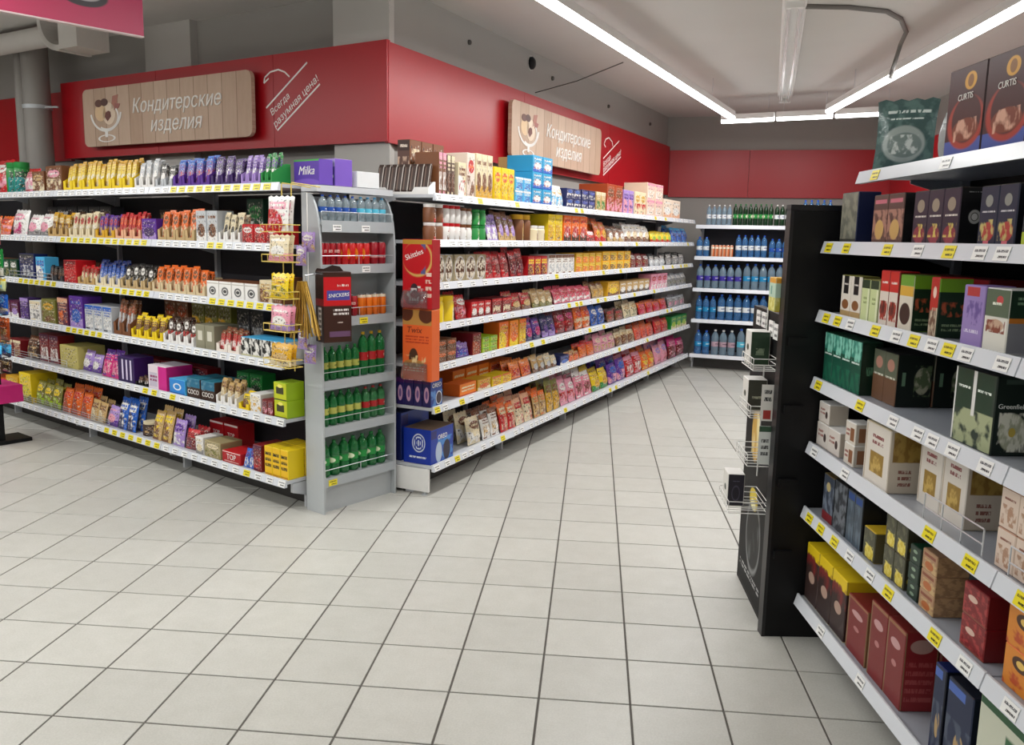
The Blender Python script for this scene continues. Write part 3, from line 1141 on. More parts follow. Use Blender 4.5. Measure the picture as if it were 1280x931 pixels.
# drinks end rack
lo, hi = 0., .5
for _ in range(40):
    m_ = (lo + hi) / 2
    if project(EC.P(0, m_, 0))[0] > 380:
        lo = m_
    else:
        hi = m_
EC_D = .145
EC_W = (on_z(487.5, 615, 0) - EC.o).dot(EC.X)
ECZ = [EC.uz(405, y)[1] for y in (290, 343, 410, 489, 547, 611)]
EC_T = 1.71
e = tag(obj('end_rack', None, None, EC.P(0, 0, 0), EC.rz), 'narrow grey end rack with six shelves of drinks', 'shelving')
prof = [(0, 0), (EC_D, 0), (EC_D, EC_T), (EC_D - .05, EC_T - .005)]
for k in range(1, 8):
    t = k / 8
    prof.append((EC_D - .05 - (EC_D - .05) * math.sin(t * math.pi / 2), EC_T - .005 - .3 * (1 - math.cos(t * math.pi / 2))))
prof.append((0, EC_T - .31))
for x in (-.012, EC_W):
    obj('side_panel', MB().prism(prof[::-1], x, x + .012, axis='x').mesh('side_panel', [M_steel_g]), e)
obj('back_panel', MB().box(0, EC_D - .012, .0, EC_W, EC_D, EC_T - .02).mesh('back_panel', [mat('end_back', 'AEB4B5', .5)]), e)
obj('top_shelf', MB().box(-.012, .02, EC_T + .002, EC_W + .012, EC_D, EC_T + .034).mesh('top_shelf', [M_steel]), e)
obj('kick_plate', MB().box(0, .03, .0, EC_W, .04, ECZ[-1]).mesh('kick_plate', [M_steel_g]), e)
EC.shelves = []
M_ecs = mat('end_shelf', 'B0B6BA', .4, .1, .04)
for i, z in enumerate(ECZ):
    hh = .05 if i else .06
    sh = obj('shelf', MB().box(.001, .004, z + hh - .022, EC_W - .001, EC_D - .013, z + hh - .002).box(.001, 0, z, EC_W - .001, .004, z + hh).mesh('shelf', [M_ecs]), e)
    EC.shelves.append((z + hh - .0015, 0, ECZ[i - 1] if i else EC_T))
    g = MB()
    for zz in (z + hh + .045,):
        g.tube([(.004, .006, z + hh), (.004, .006, zz), (EC_W - .004, .006, zz), (EC_W - .004, .006, z + hh)], .0022, 5)
    g.tube([(EC_W / 2, .006, z + hh), (EC_W / 2, .006, z + hh + .045)], .0022, 5)
    obj('wire_guard', g.mesh('wire_guard', [M_wire]), sh)
    for x, c in {0: [(.1, 'w'), (.3, 'w')], 1: [(.3, 'w')], 2: [(.28, 'y')], 5: [(.05, 'y')]}.get(i, []):
        obj('price_tag', tag_mesh(c), sh, (x, -.0005, z + .006))

# ------------------------------------------------------------------ goods
rng = random.Random(11)
LABELS = {}
ORD = ['top', 'second', 'third', 'fourth', 'fifth', 'sixth', 'seventh']


def phrase(rk, i, where):
    n = len(rk.shelves)
    return 'on %s shelf of %s' % ('bottom' if i == n - 1 else ORD[i], where)


def bar_mesh(name, w, h, t, m):
    """flow-wrapped bar: flat pack with crimped ends"""
    mb = MB()
    zs = [(0, .25), (.06, .3), (.1, 1), (.9, 1), (.94, .3), (1, .25)]
    for (a, ta), (b, tb) in zip(zs, zs[1:]):
        for s in (-1, 1):
            q = [(-w / 2, s * t / 2 * ta, a * h), (w / 2, s * t / 2 * ta, a * h), (w / 2, s * t / 2 * tb, b * h), (-w / 2, s * t / 2 * tb, b * h)]
            uv = [(0, a), (1, a), (1, b), (0, b)]
            mb.face(q if s < 0 else q[::-1], 0, uv if s < 0 else uv[::-1])
        for s in (-1, 1):
            q = [(s * w / 2, -t / 2 * ta, a * h), (s * w / 2, t / 2 * ta, a * h), (s * w / 2, t / 2 * tb, b * h), (s * w / 2, -t / 2 * tb, b * h)]
            mb.face(q if s > 0 else q[::-1])
    mb.face([(-w / 2, -t / 8, h), (w / 2, -t / 8, h), (w / 2, t / 8, h), (-w / 2, t / 8, h)])
    return mb.mesh(name, [m])


def tray_mesh(name, w, d, h, m, style=0):
    """open display tray: notched front, sloping sides, tall back"""
    t = .003
    mb = MB()
    f = h * .55
    mb.box(-w / 2, 0, 0, w / 2, d, t)
    k = w * .24
    mb.prism([(-w / 2, t), (w / 2, t), (w / 2, f), (w / 2 - k, f), (w / 2 - k * 1.2, f * .35), (-w / 2 + k * 1.2, f * .35), (-w / 2 + k, f), (-w / 2, f)], 0, t)
    for s in (-1, 1):
        x = s * (w / 2 - t / 2)
        mb.prism([(t, t), (d, t), (d, h), (d * .75, h), (t, f)], x - t / 2, x + t / 2, axis='x')
    mb.box(-w / 2 + t, d - t, t, w / 2 - t, d, h)
    return mb.mesh(name, [m])


def jar_mesh(w, h, body, lid, seed):
    r = w / 2
    b = MB().lathe([(r * .9, 0), (r, h * .04), (r, h * .74), (r * .86, h * .82)], 14, 0).mesh('jar_body', [body], True)
    l = MB().lathe([(r * .9, h * .82), (r * .92, h * .84), (r * .92, h * .99), (r * .86, h)], 14, 0).mesh('lid', [lid], True)
    return b, l


GOODS = dict(box=('candy_box', 'box'), bag=('candy_bag', 'bag'), tray=('display_tray', 'tray'), jar=('jar', 'jar'), tub=('dessert_tub', 'tub'),
             can=('drink_can', 'can'), bottle=('drink_bottle', 'bottle'), tea=('tea_box', 'box'), bar=('chocolate_bar', 'candy bar'))


def lab(desc, ph, extra=''):
    s = '%s %s' % (desc, ph)
    return s


def put(o, rk, u, v, z, rot=0., lean=0.):
    o.location = rk.P(u, v, z)
    o.rotation_euler = (lean, 0, rk.rz + rot)


def run(rk, i, where, x0, x1, ytop, kind, n, pal, desc, v=None, rows=1, deep=1, d=None, h=None, side=None, top=None, bar=None, bdesc=None, name=None, cat=None,
        front=None, lean=None, cap=None, label_h=None, text=None, tcol='F4F1EC', stext=None, jitter=None, us=None, gap=.94, z0=None, vstep=None, body=None):
    zd, vf, znext = rk.shelves[i]
    v = vf + (.034 if v is None else v)
    zb = zd if z0 is None else z0
    if us:
        u0, u1 = us
    else:
        u0, u1 = rk.u_at(x0, v, zb + .03), rk.u_at(x1, v, zb + .03)
    if rk is RG:
        u0 = max(u0, .006)
    if rk is AG:
        u0 = max(u0, .024)
    if u1 - u0 < .01:
        return
    if h is None:
        lo_, hi_ = zb, zb + 1
        um = (u0 + u1) / 2
        for _ in range(40):
            m_ = (lo_ + hi_) / 2
            if project(rk.P(um, v, m_))[1] > ytop:
                lo_ = m_
            else:
                hi_ = m_
        h = lo_ - zb
    h = max(.035, min(h, znext - zb - .012))
    W = (u1 - u0) / n
    w = W * gap
    hr = h / rows
    seed = sum(map(ord, desc)) + i * 7
    nm, ct = GOODS[kind]
    nm, ct = name or nm, cat or ct
    ph = phrase(rk, i, where)
    label = lab(desc, ph)
    if len(label.split()) > 16:
        print('LONG', label)
    key = label
    if key in LABELS:
        print('DUP', label)
    LABELS[key] = 1
    group = '%s, %s' % (desc, ph) if n * rows * deep > 1 else None
    r = random.Random(seed)
    made = []
    if kind in ('box', 'tea'):
        d = d or min(.2, max(.05, w * 1.1))
        mf = front or auto_print(pal, seed)
        base = pal.split()[0]
        ms = side or mat('carton_' + base, base, .45)
        mt = top or mat('carton_' + base, base, .45)
        me = carton_mesh(nm, w, d, hr * .995, [mf, ms, mt])
        proto = None
        for q in range(deep):
            for rr in range(rows):
                for k in range(n):
                    if proto is None or not (text or stext):
                        o = obj(nm, me)
                        if text:
                            for tx, tw, tz, kw in text:
                                letter(o, tx, w * tw, mat('ink_' + tcol, tcol, .5), 0, hr * tz, **kw)
                        if stext:
                            for tx, tw, tz, kw in stext:
                                letter(o, tx, d * tw, mat('ink_' + tcol, tcol, .5), w / 2 + .0006, hr * tz, y=d / 2, rz=math.pi / 2, **kw)
                        proto = o
                    else:
                        o = copy_tree(proto)
                    jt = .4 if jitter is None else jitter
                    put(o, rk, u0 + W * (k + .5), v + q * (d + .004) + r.uniform(0, .006) * jt, zb + rr * hr, math.radians(r.uniform(-1.5, 1.5)) * jt)
                    made.append(o)
    elif kind == 'bag':
        m = front or auto_print(pal, seed, True)
        t = min(.072, .36 * min(w, h))
        t = d or t
        mes = [pouch_mesh(nm, w, hr * .98, t, m, seed + s) for s in range(2)]
        for q in range(deep):
            for k in range(n):
                o = obj(nm, mes[(k + q) % 2])
                a = math.radians(8 + seed % 7 if lean is None else lean)
                put(o, rk, u0 + W * (k + .5) + r.uniform(-.002, .002), v + t / 2 + .004 + q * (vstep or t * 1.32), zb + .001, math.radians(r.uniform(-1.2, 1.2)), -a)
                ry = math.radians(r.uniform(-1.6, 1.6))
                o.rotation_euler.y = ry
                o.location.z += abs(math.sin(ry)) * w / 2 + .0005
                o.scale = (1, 1, r.uniform(.9, 1.04) * (1.07 if q else 1))
                made.append(o)
    elif kind == 'tray':
        d = d or .12
        m = mat('tray_' + pal.split()[0], pal.split()[0], .6, 0, .05)
        th = h * .62
        me = tray_mesh(nm, w, d, th, m)
        mb_ = auto_print(bar or pal, seed, True)
        nb = max(1, int(round(w / .065)))
        bw = (w - .01) / nb
        bme = bar_mesh('chocolate_bar', bw * .92, h * .93, .014, mb_)
        bl = lab(bdesc, ph)
        if bl in LABELS:
            print('DUP', bl)
        if len(bl.split()) > 16:
            print('LONG', bl)
        LABELS[bl] = 1
        for k in range(n):
            o = obj(nm, me)
            uc = u0 + W * (k + .5)
            put(o, rk, uc, v, zb)
            made.append(o)
            for q in range(2):
                for b_ in range(nb):
                    bo = obj('chocolate_bar', bme)
                    put(bo, rk, uc - w / 2 + .005 + bw * (b_ + .5), v + .022 + q * .03, zb + .0035, 0, -math.radians(10 + r.uniform(-1, 1)))
                    ry = math.radians(r.uniform(-2, 2))
                    bo.rotation_euler.y = ry
                    bo.location.z += abs(math.sin(ry)) * bw / 2 + .0005
                    bo.scale = (.88, 1, r.uniform(.86, 1.04))
                    tag(bo, bl, 'candy bar', bl)
    elif kind in ('jar', 'tub'):
        m = front or auto_print(pal, seed)
        lid = mat('lid_' + (cap or 'white'), cap or 'white', .35)
        b_, l_ = jar_mesh(min(w, .12), hr * .99, m, lid, seed)
        proto = None
        for q in range(deep):
            for rr in range(rows):
                for k in range(n):
                    if proto is None:
                        o = obj(nm, None)
                        obj('jar_body', b_, o)
                        obj('lid', l_, o)
                        proto = o
                    else:
                        o = copy_tree(proto)
                    put(o, rk, u0 + W * (k + .5), v + w / 2 + q * w * 1.05, zb + rr * hr, r.uniform(-.4, .4))
                    made.append(o)
    elif kind == 'can':
        m = front or auto_print(pal, seed)
        rr_ = min(w / 2, .034)
        b_ = MB().lathe([(rr_ * .8, 0), (rr_, h * .07), (rr_, h * .9), (rr_ * .82, h * .97)], 14).mesh('can_body', [m], True)
        l_ = MB().lathe([(rr_ * .84, h * .965), (rr_ * .84, h), (rr_ * .74, h), (rr_ * .72, h * .98), (0, h * .98)], 14).mesh('can_lid', [M_alu], True)
        proto = None
        for q in range(deep):
            for k in range(n):
                if proto is None:
                    o = obj(nm, None)
                    obj('can_body', b_, o)
                    obj('can_lid', l_, o)
                    proto = o
                else:
                    o = copy_tree(proto)
                put(o, rk, u0 + W * (k + .5), v + rr_ + q * rr_ * 2.06, zb, r.uniform(-.5, .5))
                made.append(o)
    elif kind == 'bottle':
        rr_ = min(w / 2, .05)
        mb_ = body
        b_ = MB().lathe([(rr_ * .8, 0), (rr_ * .97, h * .03), (rr_, h * .1), (rr_ * .95, h * .2), (rr_, h * .3), (rr_ * .94, h * .34), (rr_ * .94, h * .54), (rr_, h * .58), (rr_ * .99, h * .7), (rr_ * .84, h * .8), (rr_ * .5, h * .885), (rr_ * .3, h * .92), (rr_ * .28, h * .95)], 14).mesh('bottle_body', [mb_], True)
        l_ = MB().lathe([(rr_ * .955, h * .345), (rr_ * .96, h * .35), (rr_ * .96, h * .53), (rr_ * .955, h * .535)], 14).mesh('bottle_label', [front], True)
        c_ = MB().lathe([(rr_ * .34, h * .94), (rr_ * .35, h * .945), (rr_ * .34, h * .995), (rr_ * .28, h)], 12).mesh('bottle_cap', [cap], True)
        proto = None
        for q in range(deep):
            for k in range(n):
                if proto is None:
                    o = obj(nm, None)
                    obj('bottle_body', b_, o)
                    obj('bottle_label', l_, o)
                    obj('bottle_cap', c_, o)
                    proto = o
                else:
                    o = copy_tree(proto)
                put(o, rk, u0 + W * (k + .5), v + rr_ + q * rr_ * 2.08, zb, r.uniform(-.4, .4))
                made.append(o)
    per = max(1, len(made) // deep)
    l2 = lab(desc + ' in row behind', ph)
    for k, o in enumerate(made):
        if deep > 1 and k >= per and len(l2.split()) <= 16:
            tag(o, l2, ct, l2 if per * (deep - 1) > 1 else None)
        else:
            tag(o, label, ct, group)
    return made


def shelfset(rk, where, i, rows):
    for q in rows:
        kw = q[7] if len(q) > 7 else {}
        run(rk, i, where, *q[:7], **kw)


CR = 'chocolate rack'
shelfset(LG, CR, 0, [
    (-22, 4, 196, 'bag', 1, 'red white pink', 'red and white candy pouch'),
    (5, 23, 202, 'tub', 2, 'green dgreen teal', 'dark green plastic candy tube', dict(cap='green')),
    (24, 40, 206, 'bag', 1, 'pink red white', 'pink translucent candy pouch'),
    (40, 56, 214, 'box', 1, 'brown tan cream', 'small brown candy carton', dict(d=.1)),
    (57, 78, 207, 'box', 1, 'brown pink cream white', 'brown and pink wafer carton', dict(d=.12)),
    (79, 166, 198, 'tray', 7, 'yellow', 'yellow notched display tray', dict(bar='yellow gold white brown', bdesc='yellow chocolate bar in yellow tray')),
    (168, 193, 196, 'tray', 3, 'white', 'white notched display tray', dict(bar='silver white dgrey', bdesc='silver chocolate bar in white tray')),
    (194, 215, 202, 'tray', 2, 'silver', 'grey notched display tray', dict(bar='black white silver', bdesc='black and white chocolate bar in grey tray')),
    (216, 262, 192, 'tray', 4, 'purple', 'purple notched display tray', dict(bar='purple blue red white', bdesc='purple and blue chocolate bar in purple tray')),
    (263, 300, 192, 'tray', 3, 'violet', 'dark violet notched display tray', dict(bar='violet purple lav white', bdesc='violet chocolate bar in violet tray')),
    (301, 325, 190, 'tray', 3, 'lav', 'pale lilac notched display tray', dict(bar='purple lav white brown', bdesc='lilac chocolate bar in lilac tray')),
    (326, 340, 187, 'tray', 2, 'green', 'green notched display tray', dict(bar='green purple white', bdesc='green topped chocolate bar in green tray')),
])
M_mfront = print_mat('milk_front', '5C3AA8', [('e', .5, -.1, .7, .35, '7A55C0'), ('r', .0, .93, 1, 1, '4FA84A')], .35)
run(LG, 0, CR, 366, 400, 199, 'box', 1, 'purple', 'purple milk chocolate carton with white script', front=M_mfront, side=mat('milk_side', '6A48B4', .4), top=mat('milk_top', '3FA060', .4), d=.09, v=.15,
    text=[('Milka', .62, .55, dict(shear=.3, bold=.03, depth=.001))])
run(LG, 0, CR, 400, 411, 198, 'box', 1, 'lav', 'pale purple chocolate carton behind script carton', front=print_mat('milk_front2', '6A48B4', [('r', 0, .7, 1, 1, 'A890DC'), ('r', .6, .3, .9, .4, 'E8E0F0')]), side=mat('milk_side2', '7A58C0', .4), d=.12, v=.26, us=(.06, .17))
shelfset(LG, CR, 1, [
    (-20, 8, 268, 'bag', 2, 'orange red pink', 'orange and red candy pouch'),
    (9, 28, 258, 'bag', 1, 'white pink magenta', 'white pouch with pink dots'),
    (29, 58, 265, 'bag', 2, 'white pink grey', 'white and pink candy pouch', dict(deep=2)),
    (60, 84, 264, 'tray', 3, 'tan', 'tan notched display tray', dict(bar='gold cream brown', bdesc='gold chocolate bar in tan tray')),
    (86, 118, 263, 'tray', 4, 'cream', 'cream notched display tray', dict(bar='cream red white brown', bdesc='cream chocolate bar in cream tray')),
    (119, 143, 266, 'tray', 2, 'gold', 'mustard notched display tray', dict(bar='purple red yellow', bdesc='multicoloured chocolate bar in mustard tray')),
    (144, 176, 263, 'tray', 3, 'peach', 'peach notched display tray', dict(bar='red orange brown', bdesc='red chocolate bar in peach tray')),
    (177, 196, 273, 'box', 1, 'purple violet lav', 'translucent purple candy box', dict(d=.08)),
    (197, 243, 259, 'tray', 4, 'C4A878', 'pale brown notched display tray', dict(bar='orange brown cream', bdesc='orange brown chocolate bar in pale brown tray')),
    (245, 272, 263, 'box', 2, 'silver brown white dgrey', 'silver grey chocolate carton'),
    (273, 300, 264, 'tray', 3, 'white', 'white notched display tray', dict(bar='cream black brown', bdesc='cream and black chocolate bar in white tray')),
    (302, 347, 280, 'box', 3, 'red white dred', 'small red candy carton with white mark', dict(d=.14)),
])
run(LG, 1, CR, 309, 330, 248, 'box', 1, 'dgreen green white', 'dark green chocolate carton standing behind red cartons', v=.2, d=.08, name='candy_box')
shelfset(LG, CR, 2, [
    (24, 44, 317, 'box', 1, 'navy dgrey silver', 'dark navy chocolate carton', dict(d=.1)),
    (45, 57, 321, 'box', 1, 'sky blue white', 'bright blue chocolate carton', dict(d=.1)),
    (58, 78, 330, 'tray', 2, 'dgrey', 'dark grey notched display tray', dict(bar='dbrown black brown', bdesc='dark brown chocolate bar in grey tray')),
    (80, 96, 325, 'box', 1, 'red dred red', 'red chocolate carton with flared top', dict(d=.14)),
    (97, 118, 330, 'tray', 2, 'tan', 'tan notched display tray', dict(bar='red brown cream', bdesc='red and brown chocolate bar in tan tray')),
    (119, 150, 324, 'tray', 3, 'cream', 'cream notched display tray', dict(bar='blue navy white', bdesc='blue chocolate bar in cream tray')),
    (151, 188, 328, 'tray', 4, 'C4A878', 'pale brown notched display tray', dict(bar='black white silver', bdesc='black striped chocolate bar in pale brown tray')),
    (190, 256, 331, 'tray', 6, 'D8C49C', 'sand coloured notched display tray', dict(bar='orange brown cream', bdesc='orange brown chocolate bar in sand tray')),
    (258, 322, 352, 'box', 4, 'white', 'white carton with grey round mark', dict(d=.16, front=print_mat('white_logo', 'F0EEEA', [('o', .5, .42, .3, .25, .6, '6A6A6A'), ('e', .5, .42, .15, .1, '4A4A4A'), ('r', 0, .82, 1, .86, 'B8B0A4')]), top=mat('carton_brown', 'brown', .45))),
    (324, 340, 350, 'box', 1, 'cream tan brown', 'cream half open chocolate carton', dict(d=.16)),
    (341, 352, 347, 'box', 1, 'brown dbrown tan', 'small dark brown chocolate carton', dict(d=.14)),
])
shelfset(LG, CR, 3, [
    (25, 36, 372, 'box', 1, 'violet lav purple', 'violet chocolate carton', dict(d=.1)),
    (37, 51, 376, 'box', 1, 'white cream grey', 'plain white chocolate carton', dict(d=.1)),
    (52, 70, 374, 'box', 1, 'olive gold brown', 'olive gold chocolate carton', dict(d=.1)),
    (72, 86, 372, 'box', 1, 'plum peach orange', 'plum and peach chocolate carton', dict(d=.1)),
    (87, 104, 370, 'box', 1, 'purple blue lav', 'purple and blue chocolate carton', dict(d=.14)),
    (106, 140, 382, 'box', 3, 'silver blue white dgrey', 'silver blue sweets carton', dict(d=.18)),
    (142, 163, 373, 'tray', 2, 'brown', 'brown notched display tray', dict(bar='brown rust silver', bdesc='brown chocolate bar in brown tray')),
    (164, 203, 392, 'tray', 4, 'yellow', 'yellow notched display tray', dict(bar='brown yellow olive', bdesc='brown and yellow chocolate bar in yellow tray')),
    (204, 242, 396, 'tray', 4, 'white', 'white notched display tray', dict(bar='dbrown white red', bdesc='dark brown chocolate bar in white tray')),
    (244, 268, 406, 'box', 2, '8E8A74', 'grey olive sweets carton', dict(d=.17, front=print_mat('olivebox', '8E8A74', [('r', .25, .35, .75, .75, 'D8D4C4')]))),
    (270, 299, 410, 'tray', 2, 'F2E8DC', 'ivory notched display tray', dict(bar='red brown white', bdesc='red and white chocolate bar in ivory tray')),
    (301, 354, 424, 'box', 4, 'white', 'black and white patterned sweets carton', dict(d=.16, front=print_mat('bwbox', 'ECEAE4', [('n', 3, .5, 0, 0, 1, 1, '1A1A1A'), ('r', 0, 0, 1, .12, 'C8C49A')]), top=mat('carton_sky', 'blue', .45))),
])
run(LG, 3, CR, 206, 236, 374, 'box', 2, 'brown rust tan', 'brown chocolate carton standing behind yellow trays', v=.24, d=.1)
run(LG, 3, CR, 240, 290, 378, 'box', 3, 'olive 6A6420 gold', 'olive chocolate carton standing behind white trays', v=.24, d=.1)
run(LG, 3, CR, 296, 330, 386, 'box', 2, 'dgrey black silver', 'charcoal chocolate carton standing behind patterned cartons', v=.26, d=.1)
shelfset(LG, CR, 4, [
    (28, 44, 420, 'bag', 1, 'dbrown brown tan', 'dark brown candy pouch'),
    (50, 74, 418, 'box', 2, 'dred plum white', 'dark red cookie carton', dict(d=.12, v=.07)),
    (75, 98, 432, 'box', 1, 'C8BC6A', 'pale yellow cookie carton', dict(d=.2, v=.06)),
    (99, 122, 440, 'bag', 2, 'lav white purple', 'lilac and white candy pouch', dict(v=.06)),
    (123, 146, 434, 'bag', 2, 'magenta purple pink', 'magenta candy pouch'),
    (147, 168, 446, 'box', 1, 'violet', 'violet carton with white wave print', dict(d=.14, front=print_mat('wavebox', '2A1850', [('s', 4, .4, .1, .1, .9, .9, 'D8D0E8')]))),
    (169, 184, 470, 'tray', 2, 'black', 'black notched display tray', dict(bar='dbrown brown white', bdesc='dark chocolate bar in black tray')),
    (185, 209, 457, 'box', 1, 'F0E4EC', 'white and magenta chocolate carton', dict(d=.18, front=print_mat('pinkbox', 'E8DCE4', [('r', .55, 0, 1, 1, 'D01E8A'), ('r', .06, .1, .5, .7, 'C8C0D0'), ('t', 2, .1, .3, .5, .6, '8A1A5A')]), side=mat('carton_magenta', 'magenta', .45))),
    (211, 232, 474, 'box', 1, 'sky', 'sky blue carton with round white mark', dict(d=.18, front=print_mat('skybox', '2A8AD8', [('o', .5, .5, .26, .24, .65, 'E8F0F8'), ('r', 0, 0, 1, .1, '1A5AA0')]))),
    (270, 296, 474, 'tray', 3, 'white', 'white notched display tray', dict(bar='tan brown cream', bdesc='tan wafer bar in white tray')),
    (298, 311, 490, 'tray', 1, 'yellow', 'yellow notched display tray', dict(bar='yellow olive brown', bdesc='yellow wafer bar in yellow tray', d=.14)),
    (312, 326, 492, 'box', 1, 'white cream gold', 'white open sweets carton', dict(d=.15)),
    (327, 341, 500, 'box', 2, 'dred plum pink', 'dark red berry sweets carton', dict(d=.13)),
])
M_coco = print_mat('coco_front', '3A2418', [('r', 0, .55, 1, 1, '1E6A8A'), ('n', 4, .55, 0, .5, 1, 1, '5A8AA0')])
run(LG, 4, CR, 233, 269, 475, 'box', 2, 'dbrown', 'dark brown carton with white coconut lettering', front=M_coco, top=mat('coco_top', '2A7A90', .4), side=mat('carton_dbrown', 'dbrown', .45), d=.2, text=[('COCO', .82, .3, dict(bold=.04, depth=.001))])
run(LG, 4, CR, 296, 328, 466, 'box', 2, 'green dgreen brown', 'green sweets carton standing behind yellow tray', v=.24, d=.1)
LIME = print_mat('lime_front', 'C8D020', [('r', .2, .35, .8, .75, '3A3A18'), ('e', .5, .8, .2, .1, 'F0E870'), ('r', 0, 0, 1, .08, '5A5A20')])
run(LG, 4, CR, 353, 380, 478, 'box', 1, 'lime', 'lime yellow sweets carton in stacked pair', front=LIME, rows=2, d=.12, us=(-.095, .02))
shelfset(LG, CR, 5, [
    (8, 24, 470, 'box', 1, 'gold yellow brown', 'mustard sweets carton', dict(d=.16)),
    (25, 40, 466, 'box', 1, 'yellow D8C818 olive', 'bright yellow sweets carton', dict(d=.2)),
    (41, 72, 478, 'bag', 3, 'olive yellow lime', 'olive and yellow candy pouch', dict(deep=2)),
    (73, 108, 486, 'bag', 3, 'orange red rust', 'orange red candy pouch', dict(deep=2)),
    (109, 128, 500, 'bag', 2, 'tan brown cream', 'tan cookie pouch', dict(deep=2)),
    (129, 142, 506, 'bag', 1, 'lav pink purple', 'lilac and pink candy pouch'),
    (143, 166, 500, 'bag', 2, 'blue white navy', 'blue and white candy pouch', dict(deep=2)),
    (168, 185, 528, 'tub', 1, 'dbrown brown tan', 'dark brown candy tub', dict(cap='cream')),
    (186, 210, 514, 'bag', 2, 'tan yellow brown', 'tan and yellow candy pouch', dict(deep=2)),
    (211, 226, 524, 'bag', 1, 'lav purple white', 'silvery lilac candy pouch', dict(deep=2)),
    (227, 243, 536, 'bag', 1, 'dred red plum', 'dark red candy pouch', dict(deep=2)),
    (244, 254, 546, 'box', 1, 'white cream grey', 'small white sweets carton', dict(d=.14)),
    (255, 276, 552, 'box', 1, 'A89A70 cream olive', 'beige sweets carton', dict(d=.15)),
    (302, 315, 560, 'bag', 2, 'blue purple white', 'blue and violet candy pouch'),
    (316, 327, 556, 'box', 1, 'dred plum red', 'dark crimson sweets carton', dict(d=.16)),
])
M_top = print_mat('top_front', 'B0121C', [('r', 0, .9, 1, 1, 'E8D8D4'), ('r', .1, .1, .9, .2, 'D8A8A0')])
TOPT = [('TOP', .5, .52, dict(bold=.05, depth=.001))]
run(LG, 5, CR, 277, 301, 565, 'box', 1, 'red', 'red sweets carton with white capital letters', front=M_top, d=.16, text=TOPT)
run(LG, 5, CR, 262, 298, 528, 'box', 2, 'red', 'tall red sweets carton behind red lettered carton', front=M_top, d=.12, v=.25, text=TOPT)
M_yel = print_mat('yellow_front', 'F0C018', [('t', 3, .1, .25, .9, .85, '2A2008'), ('r', 0, 0, 1, .08, 'C89010')])
run(LG, 5, CR, 340, 380, 560, 'box', 3, 'yellow', 'yellow caramel carton with black print', front=M_yel, d=.11, deep=2, us=(-.19, .02))

for i_, rows_ in ((2, [(-30, 2, 322, 'box', 3, 'brown red cream', 'brown and red cookie carton by snack stand'), (3, 22, 324, 'box', 2, 'dgreen white olive', 'dark green cookie carton by snack stand')]),
                  (3, [(-30, 3, 374, 'box', 3, 'navy white sky', 'navy cookie carton by snack stand'), (4, 23, 376, 'box', 2, 'plum lav white', 'plum cookie carton by snack stand')]),
                  (4, [(-26, 6, 424, 'box', 3, 'tan brown cream', 'tan cookie carton by snack stand'), (7, 26, 424, 'box', 2, 'dred cream tan', 'wine red cookie carton by snack stand')]),
                  (5, [(-26, 6, 474, 'box', 2, 'orange yellow red', 'orange cookie carton by snack stand')])):
    shelfset(LG, CR, i_, rows_)
run(LG, 1, CR, 60, 140, 258, 'box', 6, 'dgrey brown black', 'charcoal candy carton behind tan trays', v=.26, d=.1)
run(LG, 1, CR, 200, 290, 262, 'box', 6, 'dbrown tan rust', 'dark brown candy carton behind pale brown trays', v=.26, d=.1)
run(LG, 2, CR, 100, 180, 330, 'box', 6, 'brown dbrown navy', 'brown navy candy carton behind cream trays', v=.26, d=.1)
run(LG, 4, CR, 165, 260, 452, 'box', 5, 'dred plum brown', 'maroon candy carton behind blue cartons', v=.27, d=.1)

# goods on the long aisle rack
SA = 'sweets aisle rack'
shelfset(AG, SA, 0, [
    (527, 541, 190, 'box', 2, 'brown pink white', 'tall brown and pink cake box', dict(d=.16, us=(.11, .20))),
    (542, 556, 194, 'box', 2, 'choc cream brown', 'tall chocolate brown cake box', dict(d=.16, us=(.202, .29))),
    (573, 583, 203, 'box', 1, 'cream brown white red', 'white cake box with brown print', dict(d=.16)),
    (584, 594, 191, 'box', 1, 'E8D8CC red brown orange', 'pale cake box with red base', dict(d=.18)),
    (595, 616, 193, 'box', 3, 'cream brown gold', 'tall cream wafer box', dict(d=.18)),
    (618, 643, 210, 'box', 3, 'yellow orange gold', 'bright yellow wafer box', dict(d=.18)),
    (644, 664, 222, 'box', 2, 'sky white blue', 'sky blue wafer box in tall stack', dict(rows=2, d=.2)),
    (665, 690, 196, 'box', 2, '2AA0D0 white blue red', 'turquoise wafer box in tallest stack', dict(rows=3, d=.2)),
    (692, 707, 232, 'bag', 2, 'white tan sky', 'white and tan cookie pouch'),
    (708, 726, 236, 'box', 2, 'navy blue white', 'navy blue cookie box', dict(rows=2, d=.2)),
    (727, 744, 238, 'box', 2, 'navy 2A4AB0 silver', 'dark blue cookie box', dict(rows=2, d=.2)),
    (745, 757, 240, 'box', 2, 'tan cream green', 'tan cookie box with green print', dict(d=.2)),
    (758, 778, 231, 'box', 2, 'rust brown pink', 'russet cake box', dict(d=.26)),
    (779, 792, 238, 'box', 2, 'lav purple pink', 'lilac cake box', dict(d=.2)),
    (793, 807, 240, 'box', 2, 'cream gold red', 'cream cake box with red lid', dict(d=.2)),
    (808, 828, 230, 'box', 2, 'E8CCB8 pink white', 'pale pink cake box', dict(rows=2, d=.24)),
    (829, 850, 250, 'box', 2, 'F0DCC8 white peach', 'ivory cake box', dict(d=.24)),
])
run(AG, 0, SA, 640, 662, 198, 'box', 2, 'tan green olive', 'olive tan wafer box behind sky blue boxes', v=.26, d=.12)
